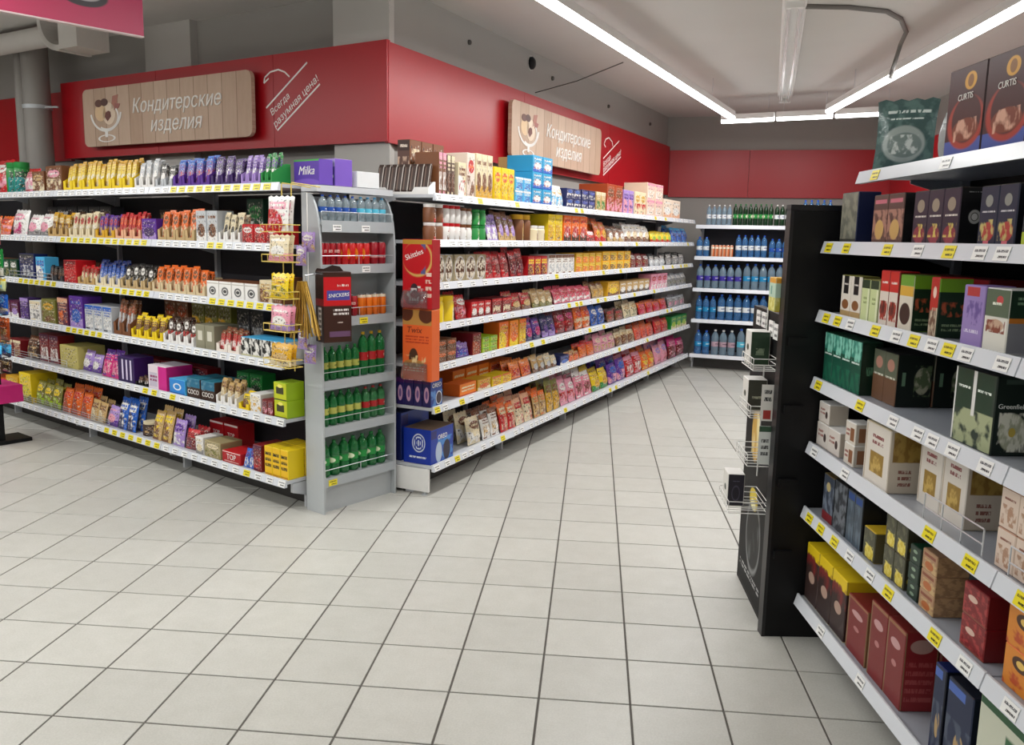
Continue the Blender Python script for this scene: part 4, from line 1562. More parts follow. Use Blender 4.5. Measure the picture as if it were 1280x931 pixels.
run(AG, 0, SA, 492, 530, 178, 'box', 3, 'brown cream choc white', 'tall dark cake box behind leaning bars', v=.23, d=.085, us=(.115, .5), side=PM('cake_end', '5A3A30', [('n', 4, .5, 0, .1, 1, .7, 'C8A890'), ('r', 0, .8, 1, 1, '3A2018'), ('t', 1, .2, .84, .8, .94, 'E0D0C0')]))
shelfset(AG, SA, 1, [
    (532, 541, 251, 'jar', 2, 'brown white red', 'brown glass spread jar with white lid', dict(rows=2, us=(.03, .19))),
    (557, 578, 252, 'jar', 3, 'white red brown', 'white and red spread jar', dict(rows=2, cap='red')),
    (579, 592, 260, 'jar', 2, 'white dred cream', 'ivory spread jar with brown lid', dict(rows=2, cap='brown')),
    (594, 610, 262, 'tub', 2, 'green lime white', 'green dessert tub in stacked pair', dict(rows=2, cap='green')),
    (612, 626, 268, 'bag', 2, 'lav purple white', 'lilac marshmallow pouch'),
    (627, 648, 266, 'bag', 3, 'brown lav tan', 'brown and lilac candy pouch', dict(deep=2)),
    (649, 666, 268, 'jar', 2, 'brown gold tan', 'brown candy jar with gold lid', dict(cap='gold')),
    (667, 684, 282, 'tub', 2, 'cream lav brown', 'cream dessert tub'),
    (685, 703, 268, 'box', 2, 'yellow E0C010 gold', 'bright yellow sweets box', dict(d=.2)),
    (704, 734, 270, 'box', 3, 'orange red choc white', 'orange cocoa box with red print', dict(d=.2)),
    (736, 747, 287, 'bag', 1, 'red white dred', 'red and white sweets pouch'),
    (748, 762, 274, 'bag', 2, 'orange gold red', 'orange sweets pouch', dict(deep=2)),
    (763, 784, 283, 'bag', 3, 'brown white tan', 'brown and white sweets pouch', dict(deep=2)),
    (785, 815, 280, 'bag', 4, 'white cream brown red', 'white marshmallow pouch', dict(deep=2)),
    (816, 842, 290, 'bag', 4, 'yellow lime red', 'yellow and green jelly pouch', dict(deep=2)),
    (843, 862, 284, 'bag', 3, 'blue sky navy', 'blue candy pouch', dict(deep=2)),
])
TIN = print_mat('tin_front', 'A89878', [('e', .5, .5, .42, .4, '5A3A2A'), ('n', 6, .5, .1, .1, .9, .9, 'E0D4C0'), ('o', .5, .5, .48, .46, .88, 'D8D8DC')], .25)
shelfset(AG, SA, 2, [
    (546, 566, 318, 'box', 2, 'silver', 'silver tray of cookies in film', dict(front=TIN, d=.1)),
    (568, 608, 318, 'box', 3, 'C8B898', 'gold rimmed tray of cookies in film', dict(front=TIN, d=.1)),
    (610, 640, 314, 'bag', 3, 'red dred red', 'large red candy pouch', dict(deep=2)),
    (641, 658, 310, 'bag', 2, 'dred red plum', 'crimson candy pouch', dict(deep=2)),
    (660, 684, 320, 'box', 3, 'red yellow dred', 'red sweets box with yellow stripe', dict(d=.16)),
    (686, 718, 318, 'box', 4, 'white brown silver', 'white sweets box with brown print', dict(d=.16)),
    (720, 752, 316, 'box', 4, 'gold yellow orange', 'golden yellow sweets box', dict(rows=2, d=.18)),
    (753, 788, 314, 'box', 4, 'F0B414 yellow brown', 'amber yellow sweets box', dict(rows=2, d=.18)),
    (790, 814, 316, 'bag', 3, 'dred white brown', 'wine red and white sweets pouch', dict(deep=2)),
    (815, 834, 318, 'bag', 3, 'dgrey white silver', 'dark grey and white sweets pouch', dict(deep=2)),
    (835, 858, 316, 'bag', 3, 'black white grey', 'black and white sweets pouch', dict(deep=2)),
])
shelfset(AG, SA, 3, [
    (546, 572, 370, 'tub', 2, 'yellow gold cream', 'yellow dessert tub', dict(cap='yellow')),
    (574, 588, 366, 'bag', 1, 'red white pink', 'red and white jelly pouch', dict(deep=2)),
    (589, 614, 376, 'box', 3, 'red white dred', 'small red jelly box', dict(d=.12)),
    (615, 640, 372, 'box', 2, 'dred red cream', 'dark red jelly box', dict(d=.14)),
    (642, 668, 366, 'bag', 2, 'red tan brown', 'red and tan jelly pouch', dict(deep=2)),
    (669, 694, 362, 'bag', 3, 'tan cream olive', 'tan and cream cookie pouch', dict(deep=2)),
    (696, 742, 358, 'bag', 5, 'E04A6A red white', 'pinkish red wafer pouch', dict(deep=2)),
    (744, 758, 352, 'bag', 2, 'tan brown gold', 'brown wafer pouch', dict(deep=2)),
    (759, 774, 352, 'box', 1, 'gold yellow brown', 'large gold sweets box', dict(d=.16)),
    (775, 812, 350, 'box', 5, 'tan white dbrown', 'dark and white sweets box', dict(d=.14)),
    (814, 834, 342, 'box', 3, 'pink red white', 'tall pink sweets box', dict(d=.14)),
    (836, 860, 342, 'bag', 4, 'silver white grey olive', 'silver grey sweets pouch', dict(deep=2)),
])
shelfset(AG, SA, 4, [
    (546, 571, 424, 'box', 2, 'brown orange dbrown', 'brown cookie pack with orange base', dict(rows=2, d=.16)),
    (573, 590, 428, 'bag', 1, 'purple lav blue', 'purple cookie pouch', dict(deep=2)),
    (591, 602, 416, 'box', 1, 'dred brown rust', 'dark russet cookie box', dict(d=.16)),
    (603, 622, 420, 'box', 2, 'lime green brown', 'lime green cookie pack', dict(rows=3, d=.16)),
    (624, 636, 402, 'box', 1, 'orange gold yellow', 'tall orange cookie box', dict(d=.12)),
    (637, 648, 400, 'box', 1, 'F08A20 orange yellow', 'tall bright orange cookie box', dict(d=.12)),
    (649, 658, 398, 'box', 1, 'gold orange yellow', 'tall amber cookie box', dict(d=.12)),
    (660, 680, 396, 'bag', 2, 'purple magenta navy', 'violet cookie pouch', dict(deep=2)),
    (681, 698, 394, 'bag', 2, 'navy purple lav', 'deep blue cookie pouch', dict(deep=2)),
    (699, 722, 388, 'bag', 2, 'dred magenta red', 'crimson cookie pouch', dict(deep=2)),
    (723, 742, 384, 'bag', 2, 'orange red cream', 'orange cookie pouch', dict(deep=2)),
    (743, 760, 382, 'bag', 2, 'blue white navy', 'blue and white cookie pouch', dict(deep=2)),
    (761, 782, 386, 'bag', 2, 'dbrown red brown', 'dark brown cookie pouch', dict(deep=2)),
    (783, 800, 378, 'bag', 2, 'cream tan olive', 'cream cookie pouch', dict(deep=2)),
    (801, 836, 376, 'bag', 4, 'orange magenta red', 'orange and magenta cookie pouch', dict(deep=2)),
    (837, 858, 370, 'bag', 3, 'grey silver pink', 'grey film cookie pouch', dict(deep=2)),
])
M_or1 = print_mat('or_front', 'F08010', [('t', 2, .1, .3, .9, .8, 'F8E8C0'), ('r', 0, 0, 1, .12, 'C85010')])
shelfset(AG, SA, 5, [
    (574, 596, 478, 'box', 1, 'orange', 'orange wafer box in front row', dict(front=M_or1, d=.12, v=.05)),
    (597, 614, 473, 'box', 1, 'gold orange cream', 'amber wafer box in front row', dict(d=.12, v=.05)),
    (615, 640, 468, 'box', 2, 'yellow orange red', 'yellow wafer box in front row', dict(d=.12, v=.05)),
    (642, 668, 450, 'bag', 2, 'orange F08A30 red', 'orange wafer pouch', dict(deep=2)),
    (669, 684, 446, 'bag', 2, 'tan silver brown', 'clear and tan cookie pouch', dict(deep=2)),
    (685, 699, 444, 'bag', 2, 'cream silver brown', 'pale striped cookie pouch', dict(deep=2)),
    (700, 712, 444, 'box', 1, 'navy blue white', 'small blue cookie box', dict(d=.12)),
    (713, 726, 440, 'bag', 2, 'tan red orange', 'tan and orange cookie pouch', dict(deep=2)),
    (727, 746, 428, 'bag', 2, 'orange red E8782A', 'bright orange cookie pouch', dict(deep=2)),
    (747, 772, 418, 'bag', 3, 'pink cream tan', 'pink and cream cookie pouch', dict(deep=2)),
    (773, 796, 412, 'bag', 3, 'cream tan brown', 'cream gingerbread pouch', dict(deep=2)),
    (797, 820, 404, 'bag', 3, 'E05A40 orange red', 'coral cookie pouch', dict(deep=2)),
    (821, 838, 398, 'bag', 2, 'red orange rust', 'scarlet cookie pouch', dict(deep=2)),
    (839, 858, 394, 'box', 3, 'green lime cream', 'green cookie box', dict(d=.14)),
])
run(AG, 5, SA, 566, 612, 458, 'box', 3, 'orange', 'orange wafer box in back row', front=M_or1, v=.2, d=.14)
run(AG, 5, SA, 612, 640, 450, 'box', 2, 'E87018 red gold', 'deep orange wafer box in back row', v=.2, d=.14)
shelfset(AG, SA, 6, [
    (590, 606, 518, 'bag', 1, 'cream brown white', 'clear pouch of striped gingerbread', dict(deep=3)),
    (607, 628, 512, 'bag', 2, 'white brown tan', 'white pouch of dark gingerbread', dict(deep=3)),
    (629, 648, 502, 'bag', 2, 'orange cream red', 'orange gingerbread pouch', dict(deep=3)),
    (649, 670, 494, 'bag', 2, 'peach red cream', 'peach gingerbread pouch', dict(deep=3)),
    (671, 686, 488, 'bag', 2, 'tan orange brown', 'toasted tan rusk pouch', dict(deep=3)),
    (687, 704, 474, 'bag', 2, 'olive brown gold', 'olive green rusk pouch', dict(deep=3)),
    (705, 724, 472, 'bag', 2, 'pink white red', 'pink marshmallow pouch', dict(deep=3)),
    (725, 744, 462, 'bag', 2, 'E88AA0 white dred', 'rose marshmallow pouch', dict(deep=3)),
    (745, 764, 462, 'bag', 2, 'yellow gold green', 'yellow cookie pouch', dict(deep=3)),
    (765, 786, 450, 'bag', 2, 'purple blue pink', 'purple and pink cookie pouch', dict(deep=3)),
    (787, 806, 442, 'bag', 2, 'red pink white', 'red jelly pouch', dict(deep=3)),
    (807, 822, 436, 'bag', 2, 'orange gold yellow', 'glossy orange cookie pouch', dict(deep=3)),
    (823, 838, 428, 'bag', 2, 'pink lav red', 'pale pink cookie pouch', dict(deep=3)),
    (839, 858, 422, 'bag', 2, 'magenta pink dred', 'magenta cookie pouch', dict(deep=3)),
])

# ---- near end of the aisle rack
M_ox = print_mat('cream_cookie_front', '1A3A8C', [('n', 3, .5, 0, 0, 1, .6, '5A8AC8'), ('e', .7, .3, .26, .26, '3A2430'), ('o', .7, .3, .26, .26, .85, 'E8EEF4')], .35)
M_oxs = print_mat('cream_cookie_side', '2A2060', [('e', .5, .45, .3, .3, 'D8A8C8'), ('e', .5, .45, .14, .16, '7A5A9A'), ('r', 0, .85, 1, 1, '4A1A5A')], .35)
run(AG, 5, SA, 533, 560, 474, 'box', 1, 'navy', 'navy sandwich cookie box at the rack end', front=M_ox, side=M_oxs, top=mat('cookie_top', '3A1A50', .4), v=.03, d=.056, deep=6, us=(.025, .16), gap=.98,
    text=[('OREO', .75, .78, dict(bold=.03, depth=.001, shear=.1))])
M_dispf = print_mat('cookie_case_front', '1A3AA0', [('n', 3, .48, .3, 0, 1, .7, '4A8AD0'), ('e', .35, .3, .14, .3, 'B8C8DC'), ('e', .7, .3, .16, .3, '2A2438'), ('r', 0, .72, .25, .95, '2A2A70')], .35)
M_disps = print_mat('cookie_case_side', '1434A4', [('o', .56, .6, .24, .27, .86, 'E8EEF8'), ('o', .56, .6, .17, .19, .72, 'E8EEF8'), ('e', .56, .6, .08, .09, 'E8EEF8'), ('s', 14, .45, .38, .45, .74, .75, '1434A4'), ('t', 1, .22, .14, .84, .24, 'E8EEF8')], .35)
run(AG, 6, SA, 533, 588, 540, 'box', 1, 'blue', 'large royal blue cookie display case with round emblem', front=M_dispf, side=M_disps, v=.03, d=.19, us=(.025, .30), h=.21, top=mat('case_inside', '6A5440', .6),
    text=[('OREO', .4, .72, dict(bold=.03, depth=.001, shear=.1))])
run(AG, 6, SA, 540, 590, 512, 'box', 1, 'navy', 'dark navy cookie case behind the emblem case', front=M_dispf, side=mat('carton_navy', 'navy', .45), v=.24, d=.12, us=(.03, .36), h=.29)
run(AG, 6, SA, 533, 588, 540, 'box', 2, 'dred', 'dark red cookie box deep behind blue cases', v=.37, d=.05, us=(.03, .28), h=.27)
# leaning chocolate bars in a white tray on the very end of the top shelf
zt = AG.shelves[0][0]
o = obj('display_tray', tray_mesh('display_tray', .38, .075, .07, M_white), None)
AE = Rack((0, 0), 0)
AE.X, AE.n = -AG.n, AG.X
AE.o = AG.P(.022, .46, 0)
AE.rz = math.atan2(AE.X.y, AE.X.x)
AE.lim = (-1, 1)
put(o, AE, .22, .003, zt)
tag(o, 'long white display tray on the end of the sweets aisle rack', 'tray')
bm_ = auto_print('dbrown silver brown', 4, True)
bme = bar_mesh('chocolate_bar', .04, .17, .012, print_mat('dark_bar', '3A2A24', [('r', .78, 0, .95, 1, 'B8B0A8'), ('r', .1, .1, .3, .9, '6A5448')], .3))
for k in range(8):
    o = obj('chocolate_bar', bme)
    put(o, AE, .065 + k * .0445, .022, zt + .004, 0, -math.radians(14))
    tag(o, 'dark silver edged chocolate bar leaning in long white tray', 'candy bar', 'dark bars in the long white tray')
# grey carton and dark flat boxes on the rack corner behind
p = LG.P(.2, .45, 1.755)
run(LG, 0, CR, 0, 0, 0, 'box', 1, 'E4E6E8', 'plain pale grey carton at the rack corner', us=(.04, .18), v=.4, d=.16, h=.085, front=mat('pale_carton', 'E2E4E8', .5), gap=1)
for k in range(4):
    o = obj('flat_box', carton_mesh('flat_box', .11, .16, .02, [mat('carton_black', '26262A', .5)] * 3))
    put(o, AE, .075, .1, zt + k * .021)
    tag(o, 'flat charcoal box stacked at the end of the top shelf', 'box', 'flat charcoal boxes')

# hanging candy dispensers at the rack end
def px_h(P, y):
    lo_, hi_ = 0., 3.
    for _ in range(40):
        m_ = (lo_ + hi_) / 2
        if project((P.x, P.y, m_))[1] > y:
            lo_ = m_
        else:
            hi_ = m_
    return lo_


vv = -.12
u0, u1 = AE.u_at(503, vv, 1.1), AE.u_at(540, vv, 1.1)
ctr = AE.P((u0 + u1) / 2, vv, 0)
z2, z1, z0 = px_h(ctr, 299), px_h(ctr, 386), px_h(ctr, 476)
w_ = u1 - u0
M_sk = print_mat('rainbow_front', 'C0141E', [('e', .52, .72, .5, .26, 'D8B060'), ('e', .5, .73, .46, .235, 'C0141E'), ('r', .62, .5, .78, .98, '5A5A8A'), ('e', .42, .73, .42, .22, 'C0141E'),
                                                ('r', 0, .93, 1, 1, 'B88A30'), ('r', .3, .3, .62, .33, 'E8E0D8'), ('e', .4, .28, .13, .09, '3A2A30'), ('e', .38, .16, .3, .1, '8A0A14'), ('n', 6, .55, .1, .1, .75, .3, 'D8C8C8'), ('t', 4, .78, .15, .98, .55, 'E8C8B8')], .35)
M_tw = print_mat('caramel_front', 'E8632A', [('r', 0, .78, 1, 1, 'C08A44'), ('e', .15, .95, .22, .12, '5A2A18'), ('e', .8, .93, .25, .12, '5A2A18'), ('t', 3, .1, .52, .9, .64, 'C03A18'), ('e', .38, .32, .16, .14, '4A2A1A'),
                                               ('e', .4, .24, .36, .06, 'B87A38'), ('n', 6, .56, .05, .2, .8, .36, 'E8C890'), ('t', 2, .1, .12, .75, .19, 'F0C8A0')], .35)
for nm_, za, zb_, mf, ms, lb, tx in (('candy_dispenser', z1, z2, M_sk, 'A8101A', 'tall red candy dispenser box with rainbow arc at the rack end', ('Skittles', .62, .78, dict(roll=-.35, bold=.02, depth=.001))),
                                     ('candy_dispenser', z0, z1 - .003, M_tw, 'E0662C', 'tall orange caramel dispenser box hanging under red dispenser', ('Twix', .5, .71, dict(bold=.03, depth=.001, shear=.2)))):
    e = tag(obj(nm_, None, None, AE.P((u0 + u1) / 2, vv, za), AE.rz), lb, 'dispenser')
    hh = zb_ - za
    obj('carton', carton_mesh('carton', w_, .085, hh, [mf, mat('disp_' + ms, ms, .4), mat('disp_' + ms, ms, .4)]), e)
    letter(e, tx[0], w_ * tx[1], mat('ink_w' if ms == 'A8101A' else 'ink_dr', 'F4F1EC' if ms == 'A8101A' else '7A2A18', .5), -w_ * .1, hh * tx[2], **tx[3])
    # clear bulging chute at the lower left of the front
    obj('chute', MB().prism([(-.035, .04), (-.03, .012), (0, .0), (0, .1), (-.01, .1)][::-1], -w_ / 2 + .012, w_ / 2 - .03, axis='x').mesh('chute', [mat('clear_plastic', 'E8ECEE', .08, trans=.92)]), e)
    obj('hanging_strap', MB().box(-.02, .0855, hh * .3, .02, -vv - .001, hh * .36).mesh('hanging_strap', [M_steel_g]), e)

# nut bar dispenser on the drinks end rack
P0 = EC.P(-.02, -.10, 0)
zb_, zt_ = px_h(P0, 428), px_h(P0, 334)
todir = (EYE - P0)
ang = math.atan2(todir.y, todir.x) + math.radians(24)
M_sn = print_mat('nut_front', '3A1E16', [('r', 0, .52, 1, .93, 'C4161E'), ('r', .12, .6, .95, .74, '4A4A9A'), ('t', 1, .5, .78, .9, .84, 'F0E0D8'), ('t', 2, .35, .38, .9, .49, 'E8E0DC'), ('t', 1, .5, .27, .7, .3, 'C8B8B0'), ('r', .2, .08, .95, .16, '6A4A6A')], .35)
M_sns = print_mat('nut_side', '2A1510', [('r', .35, .1, .75, .5, 'E8E4E0'), ('t', 5, .4, .12, .7, .48, '2A1510'), ('r', 0, .52, 1, .62, '8A1018')], .35)
bx = on_z(400, 428, zb_)
e = obj('candy_dispenser', None, None, Vector((0, 0, 0)), ang + math.pi / 2)
w_ = .155
cpos = Vector((P0.x, P0.y, 0))
# centre it on the pixel column 421
dirv = ray(422, 380)
t = (cpos - EYE).xy.length / Vector((dirv.x, dirv.y)).length
cpos = EYE + dirv * t
e.location = (cpos.x, cpos.y, zb_)
tag(e, 'dark brown and red nut bar dispenser hanging before drinks end rack', 'dispenser')
hh = zt_ - zb_
obj('carton', carton_mesh('carton', w_, .1, hh * .94, [M_sn, M_sns, mat('nut_top', '2A1510', .5)]), e)
obj('torn_flap', MB().prism([(-w_ / 2, hh * .94), (w_ / 2, hh * .94), (w_ / 2 - .02, hh), (w_ * .1, hh * 1.02), (-w_ * .2, hh * .97), (-w_ / 2 + .01, hh * .98)], .094, .098).mesh('torn_flap', [mat('nut_top', '2A1510', .5)]), e)
letter(e, 'SNICKERS', w_ * .74, mat('ink_F4F1EC', 'F4F1EC', .5), w_ * .04, hh * .94 * .67, shear=.2, bold=.03, depth=.001, roll=-.06)
obj('hanging_strap', MB().box(-.02, .1, hh * .5, .02, .135, hh * .55).mesh('hanging_strap', [M_steel_g]), e)

# drinks
DE = 'drinks end rack'
CLEAR = mat('pet_clear', 'DCEBF2', .08, trans=.75, var=.02)
GREENP = mat('pet_green', '2FA055', .1, trans=.65, var=.05)
LGREEN = mat('pet_light_green', '4AA060', .12, trans=.55, var=.05)
LB = print_mat('lab_blue', '1C4FA8', [('t', 1, .1, .35, .9, .75, 'F0F4F8')])
LA = print_mat('lab_aqua', '58C0DC', [('t', 1, .1, .35, .9, .75, 'F4F8FA')])
LGN = print_mat('lab_green', '1A8A3A', [('e', .5, .5, .3, .4, 'E8F0D0'), ('e', 1.5, .5, .3, .4, 'E8F0D0')])
LGY = print_mat('lab_limegreen', 'B8B858', [('t', 1, .1, .3, .9, .7, '2A5A2A')])
LRD = print_mat('lab_red', 'B01A20', [('t', 1, .1, .3, .9, .7, 'E8E0C8')])
W_B = dict(name='water_bottle', cat='bottle')
run(EC, 0, DE, 402, 449, 234, 'bottle', 5, 'x', 'clear water bottle with blue cap', body=CLEAR, front=LB, cap=M_cap_b, v=.02, **W_B)
run(EC, 0, DE, 450, 485, 238, 'bottle', 4, 'x', 'clear water bottle with aqua label', body=CLEAR, front=LA, cap=mat('cap_sky', '48A8E0', .35), v=.02, **W_B)
RC1 = print_mat('can_red', 'A81420', [('s', 2, .3, 0, 0, 2, 1, '7A0C18'), ('t', 1, .1, .5, 1.9, .75, 'E0B8B0')], .25)
RC2 = print_mat('can_red_gold', 'C41C1C', [('e', .5, .5, .3, .3, 'E8902A'), ('e', 1.5, .5, .3, .3, 'E8902A')], .25)
OC = print_mat('can_orange', 'E8741A', [('s', 2, .25, 0, 0, 2, 1, 'C85A10'), ('r', 0, .86, 2, 1, 'D8C8B0')], .25)
run(EC, 1, DE, 401, 428, 303, 'can', 4, 'x', 'cherry red drink can', front=RC1, v=.02)
run(EC, 1, DE, 429, 465, 303, 'can', 4, 'x', 'red drink can with golden splash', front=RC2, v=.02)
run(EC, 1, DE, 466, 485, 302, 'can', 2, 'x', 'plain crimson drink can', front=print_mat('can_crimson', '9A1020', [('r', 0, .3, 2, .4, 'D8A0A0')], .25), v=.02)
run(EC, 2, DE, 402, 450, 370, 'can', 5, 'x', 'deep red drink can', front=RC1, v=.02)
run(EC, 2, DE, 451, 485, 367, 'can', 4, 'x', 'orange soda can', front=OC, v=.02)
run(EC, 3, DE, 404, 452, 432, 'bottle', 5, 'x', 'green soda bottle with lime label', body=GREENP, front=LGY, cap=M_cap_g, v=.02)
run(EC, 3, DE, 453, 484, 414, 'bottle', 3, 'x', 'tall green soda bottle with red label', body=GREENP, front=LRD, cap=mat('cap_yellow', 'E0B020', .35), v=.02)
run(EC, 4, DE, 404, 455, 488, 'bottle', 5, 'x', 'dark green soda bottle with pale label', body=GREENP, front=LGY, cap=M_cap_g, v=.02)
run(EC, 4, DE, 456, 484, 482, 'bottle', 3, 'x', 'green soda bottle with crimson label', body=LGREEN, front=LRD, cap=mat('cap_red', 'B01A20', .35), v=.02)
run(EC, 5, DE, 404, 485, 545, 'bottle', 7, 'x', 'bright green lemon soda bottle', body=GREENP, front=LGN, cap=M_cap_g, v=.02, deep=1)

WR = 'water rack'
PB = mat('pet_blue', '5C9CDC', .1, trans=.65, var=.05)
PD = mat('glass_dark_green', '123C20', .12, trans=.3, var=.05)
PS = mat('pet_smoke', 'A8C4D8', .1, trans=.65, var=.03)
LW = print_mat('lab_white', 'E4EAEE', [('t', 1, .1, .35, .9, .75, '2A4A8A')])
LV = print_mat('lab_violet', '3A2A9A', [('t', 1, .1, .35, .9, .75, 'D8D8F0')])
LC = print_mat('lab_cyan', '1E8AC0', [('t', 1, .1, .35, .9, .75, 'E8F4FA')])


def wrun(i, x0, x1, yt, n, desc, body, front, cap, **k):
    run(WG, i, WR, x0, x1, yt, 'bottle', n, 'x', desc, body=body, front=front, cap=cap, deep=1, **W_B, **k)


wrun(0, 882, 914, 256, 5, 'clear grey water bottle with white label', PS, LW, M_cap_w)
wrun(0, 915, 966, 255, 8, 'dark green mineral water bottle', PD, LGN, M_cap_g)
wrun(0, 967, 1000, 256, 5, 'green mineral water bottle with white label', PD, LW, M_cap_w)
wrun(0, 1001, 1040, 250, 5, 'blue water bottle beside green bottles', PB, LB, M_cap_b)
wrun(1, 869, 886, 296, 2, 'deep blue water bottle with white label', PB, LW, M_cap_b)
run(WG, 1, WR, 888, 916, 306, 'can', 6, 'x', 'small pastel juice can', front=print_mat('can_pastel', 'E0B090', [('s', 1, .5, 0, 0, 2, 1, 'D8784A'), ('r', 0, .7, 2, .85, 'F0E8D8')], .3))
wrun(1, 918, 958, 294, 5, 'tall blue water bottle with white label', PB, LW, M_cap_b)
wrun(1, 960, 1010, 299, 6, 'short blue water bottle with dark label', PB, LB, M_cap_b)
wrun(2, 869, 926, 331, 6, 'clear water bottle with violet label', PS, LV, M_cap_b)
wrun(2, 927, 1010, 331, 8, 'clear water bottle with cyan label', PS, LC, M_cap_b)
wrun(3, 868, 894, 370, 3, 'blue tinted water bottle with cyan label', PB, LC, M_cap_b)
wrun(3, 895, 990, 370, 9, 'blue tinted water bottle with high white label', PB, LW, M_cap_b)
wrun(4, 866, 886, 413, 2, 'large blue water bottle', PB, LC, M_cap_b)
wrun(4, 887, 918, 413, 3, 'large clear water bottle with pinkish label', PS, print_mat('lab_rose', 'B89AA8', [('t', 1, .1, .35, .9, .75, '4A2A4A')]), M_cap_w)
wrun(4, 919, 985, 413, 6, 'large clear water bottle with aqua label', PS, LA, M_cap_b)

# ------------------------------------------------------------------ tea rack goods
TR = 'tea rack'


def tea(i, x0, x1, yt, n, desc, front, side, top='black', **k):
    k.setdefault('v', .036)
    k.setdefault('jitter', .3)
    run(RG, i, TR, x0, x1, yt, 'tea', n, 'black', desc, front=front, side=side if not isinstance(side, str) else mat('teaside_' + side, side, .42),
        top=mat('teatop_' + top, top, .42), gap=k.pop('gap', .985), **k)


# top shelf
M_cur = PM('cup_front', '3A1A1C', [('r', 0, 0, 1, .2, '3A5AA8'), ('e', .55, .38, .5, .3, 'A83A2A'), ('e', .56, .42, .4, .27, '3E1A18'), ('e', .55, .3, .36, .13, '7A3A22'), ('n', 5, .55, .25, .18, .85, .42, 'D8A890'),
                                    ('e', .6, .83, .16, .1, 'D8A030'), ('e', .6, .83, .08, .07, '8A5A18')], .35)
run(RG, 0, TR, 1199, 1290, 92, 'tea', 2, 'black', 'large dark brown tea box with red cup', front=M_cur, side=mat('cup_side', '2E1416', .4), top=mat('cup_side', '2E1416', .4), v=.03, d=.12, gap=.985,
    text=[('CURTIS', .4, .66, dict(bold=.03, depth=.001))], h=.245, us=(.55, .95))
BAGP = PM('tea_bag_print', '46605E', [('n', 5, .52, 0, 0, 1, 1, '5E7A76'), ('e', .5, .38, .37, .25, 'A4B0AC'), ('e', .52, .36, .3, .17, '7A8A86'), ('n', 8, .52, .27, .24, .75, .5, 'D0D8D4'), ('t', 1, .14, .78, .9, .86, 'D8E4E0'), ('t', 1, .24, .7, .8, .74, 'D8E4E0')], .22, .6)
mk = run(RG, 0, TR, 1076, 1150, 133, 'bag', 1, 'grey', 'shiny grey green coffee pouch', front=BAGP, us=(.0, .215), h=.26, d=.07, lean=4, v=.05, name='coffee_pouch')
mk[0].rotation_euler.z += 1.0
mk[0].location = RG.P(.066, .238, RG.shelves[0][0] + .001)
run(RG, 0, TR, 1180, 1200, 110, 'bag', 2, 'silver', 'plain silver film pouch', front=PM('film_pouch', 'A8ACAC', [('r', 0, .6, 1, .62, '8A8E90')], .2, .6), us=(.41, .54), h=.2, d=.05, v=.06, lean=6, name='coffee_pouch')
run(RG, 0, TR, 0, 0, 0, 'tea', 1, 'white', 'plain white carton towering behind tea boxes', front=mat('white_carton', 'E8E8E8', .5), side=mat('white_carton', 'E8E8E8', .5), top=mat('white_carton', 'E8E8E8', .5), us=(.80, .94), h=.34, v=.2, d=.12)
# second shelf
G_A = PM('glass_front', '6A6A60', [('n', 4, .5, 0, 0, 1, 1, '8A8878'), ('r', 0, 0, 1, .1, '3A3A34')])
PLUM = PM('plum_front', '2E1830', [('e', .5, .2, .4, .16, '8A2A3A'), ('r', .3, .0, .75, .2, '9A3A4A'), ('n', 5, .54, .1, .15, .9, .4, 'D8C060'), ('e', .5, .72, .25, .12, '9A8A78'), ('t', 1, .15, .5, .9, .56, 'D8D0C8')])
EMB = PM('emblem_side', '101014', [('o', .5, .5, .2, .12, .6, 'B8B8B8'), ('e', .5, .5, .1, .06, 'D8D8D8'), ('t', 1, .25, .9, .75, .93, '8A8A8A')])
tea(1, 1049, 1069, 240, 1, 'tall grey tea box with navy end', G_A, '16204A', d=.075)
tea(1, 1089, 1127, 242, 2, 'tall brown and pink tea box', PM('brownpink', '5A3A34', [('n', 4, .5, 0, .1, 1, .7, 'A87868'), ('r', .1, .82, .9, .9, 'C86A7A'), ('e', .5, .3, .3, .2, 'C8A060')]), '121216', d=.06)
tea(1, 1139, 1196, 236, 3, 'tall plum tea box with red flower', PLUM, EMB, d=.08)
tea(1, 1221, 1268, 230, 2, 'tall midnight blue tea box', PM('midnight', '161C38', [('e', .55, .25, .35, .16, 'B03A34'), ('n', 5, .54, .1, .1, .9, .45, 'C8B870'), ('e', .5, .75, .2, .1, '8A8A84'), ('t', 1, .15, .55, .9, .6, 'C8C8CC'), ('r', .35, 0, .65, .1, 'D86A7A')]), '10121C', d=.08)
tea(1, 1276, 1310, 228, 1, 'tall green and navy tea box', PM('greennavy', '1A2430', [('r', 0, 0, 1, .25, 'B8C83A'), ('e', .5, .6, .3, .15, '8A9A50')]), '10121C', d=.08)
# third shelf
W_BR = PM('whitebrown', 'E4DCD0', [('r', .25, .55, .75, 1, '1E1A1A'), ('e', .5, .3, .35, .12, '8A5A34'), ('r', 0, 0, 1, .15, 'B89A6A'), ('t', 1, .3, .75, .7, .82, 'E8E0D8')])
PALEG = PM('palegreen', 'CDD8A0', [('r', 0, .78, 1, 1, '2A3A24'), ('t', 2, .3, .4, .7, .6, '8A9A60'), ('r', .75, 0, 1, .78, 'E0E6C0')])
REDB = PM('redberry', 'E0D4C8', [('r', 0, .62, 1, 1, 'C8281E'), ('e', .5, .3, .4, .16, '5A2018'), ('n', 5, .5, .1, .1, .9, .45, 'A83A2A'), ('t', 1, .2, .75, .8, .82, 'F0E0D8')])
CHOCG = PM('chocgreen', 'DCD4C4', [('r', 0, .8, 1, 1, '6A9A2A'), ('e', .5, .3, .4, .2, '3A2018'), ('r', 0, .62, 1, .8, 'D8A83A')])
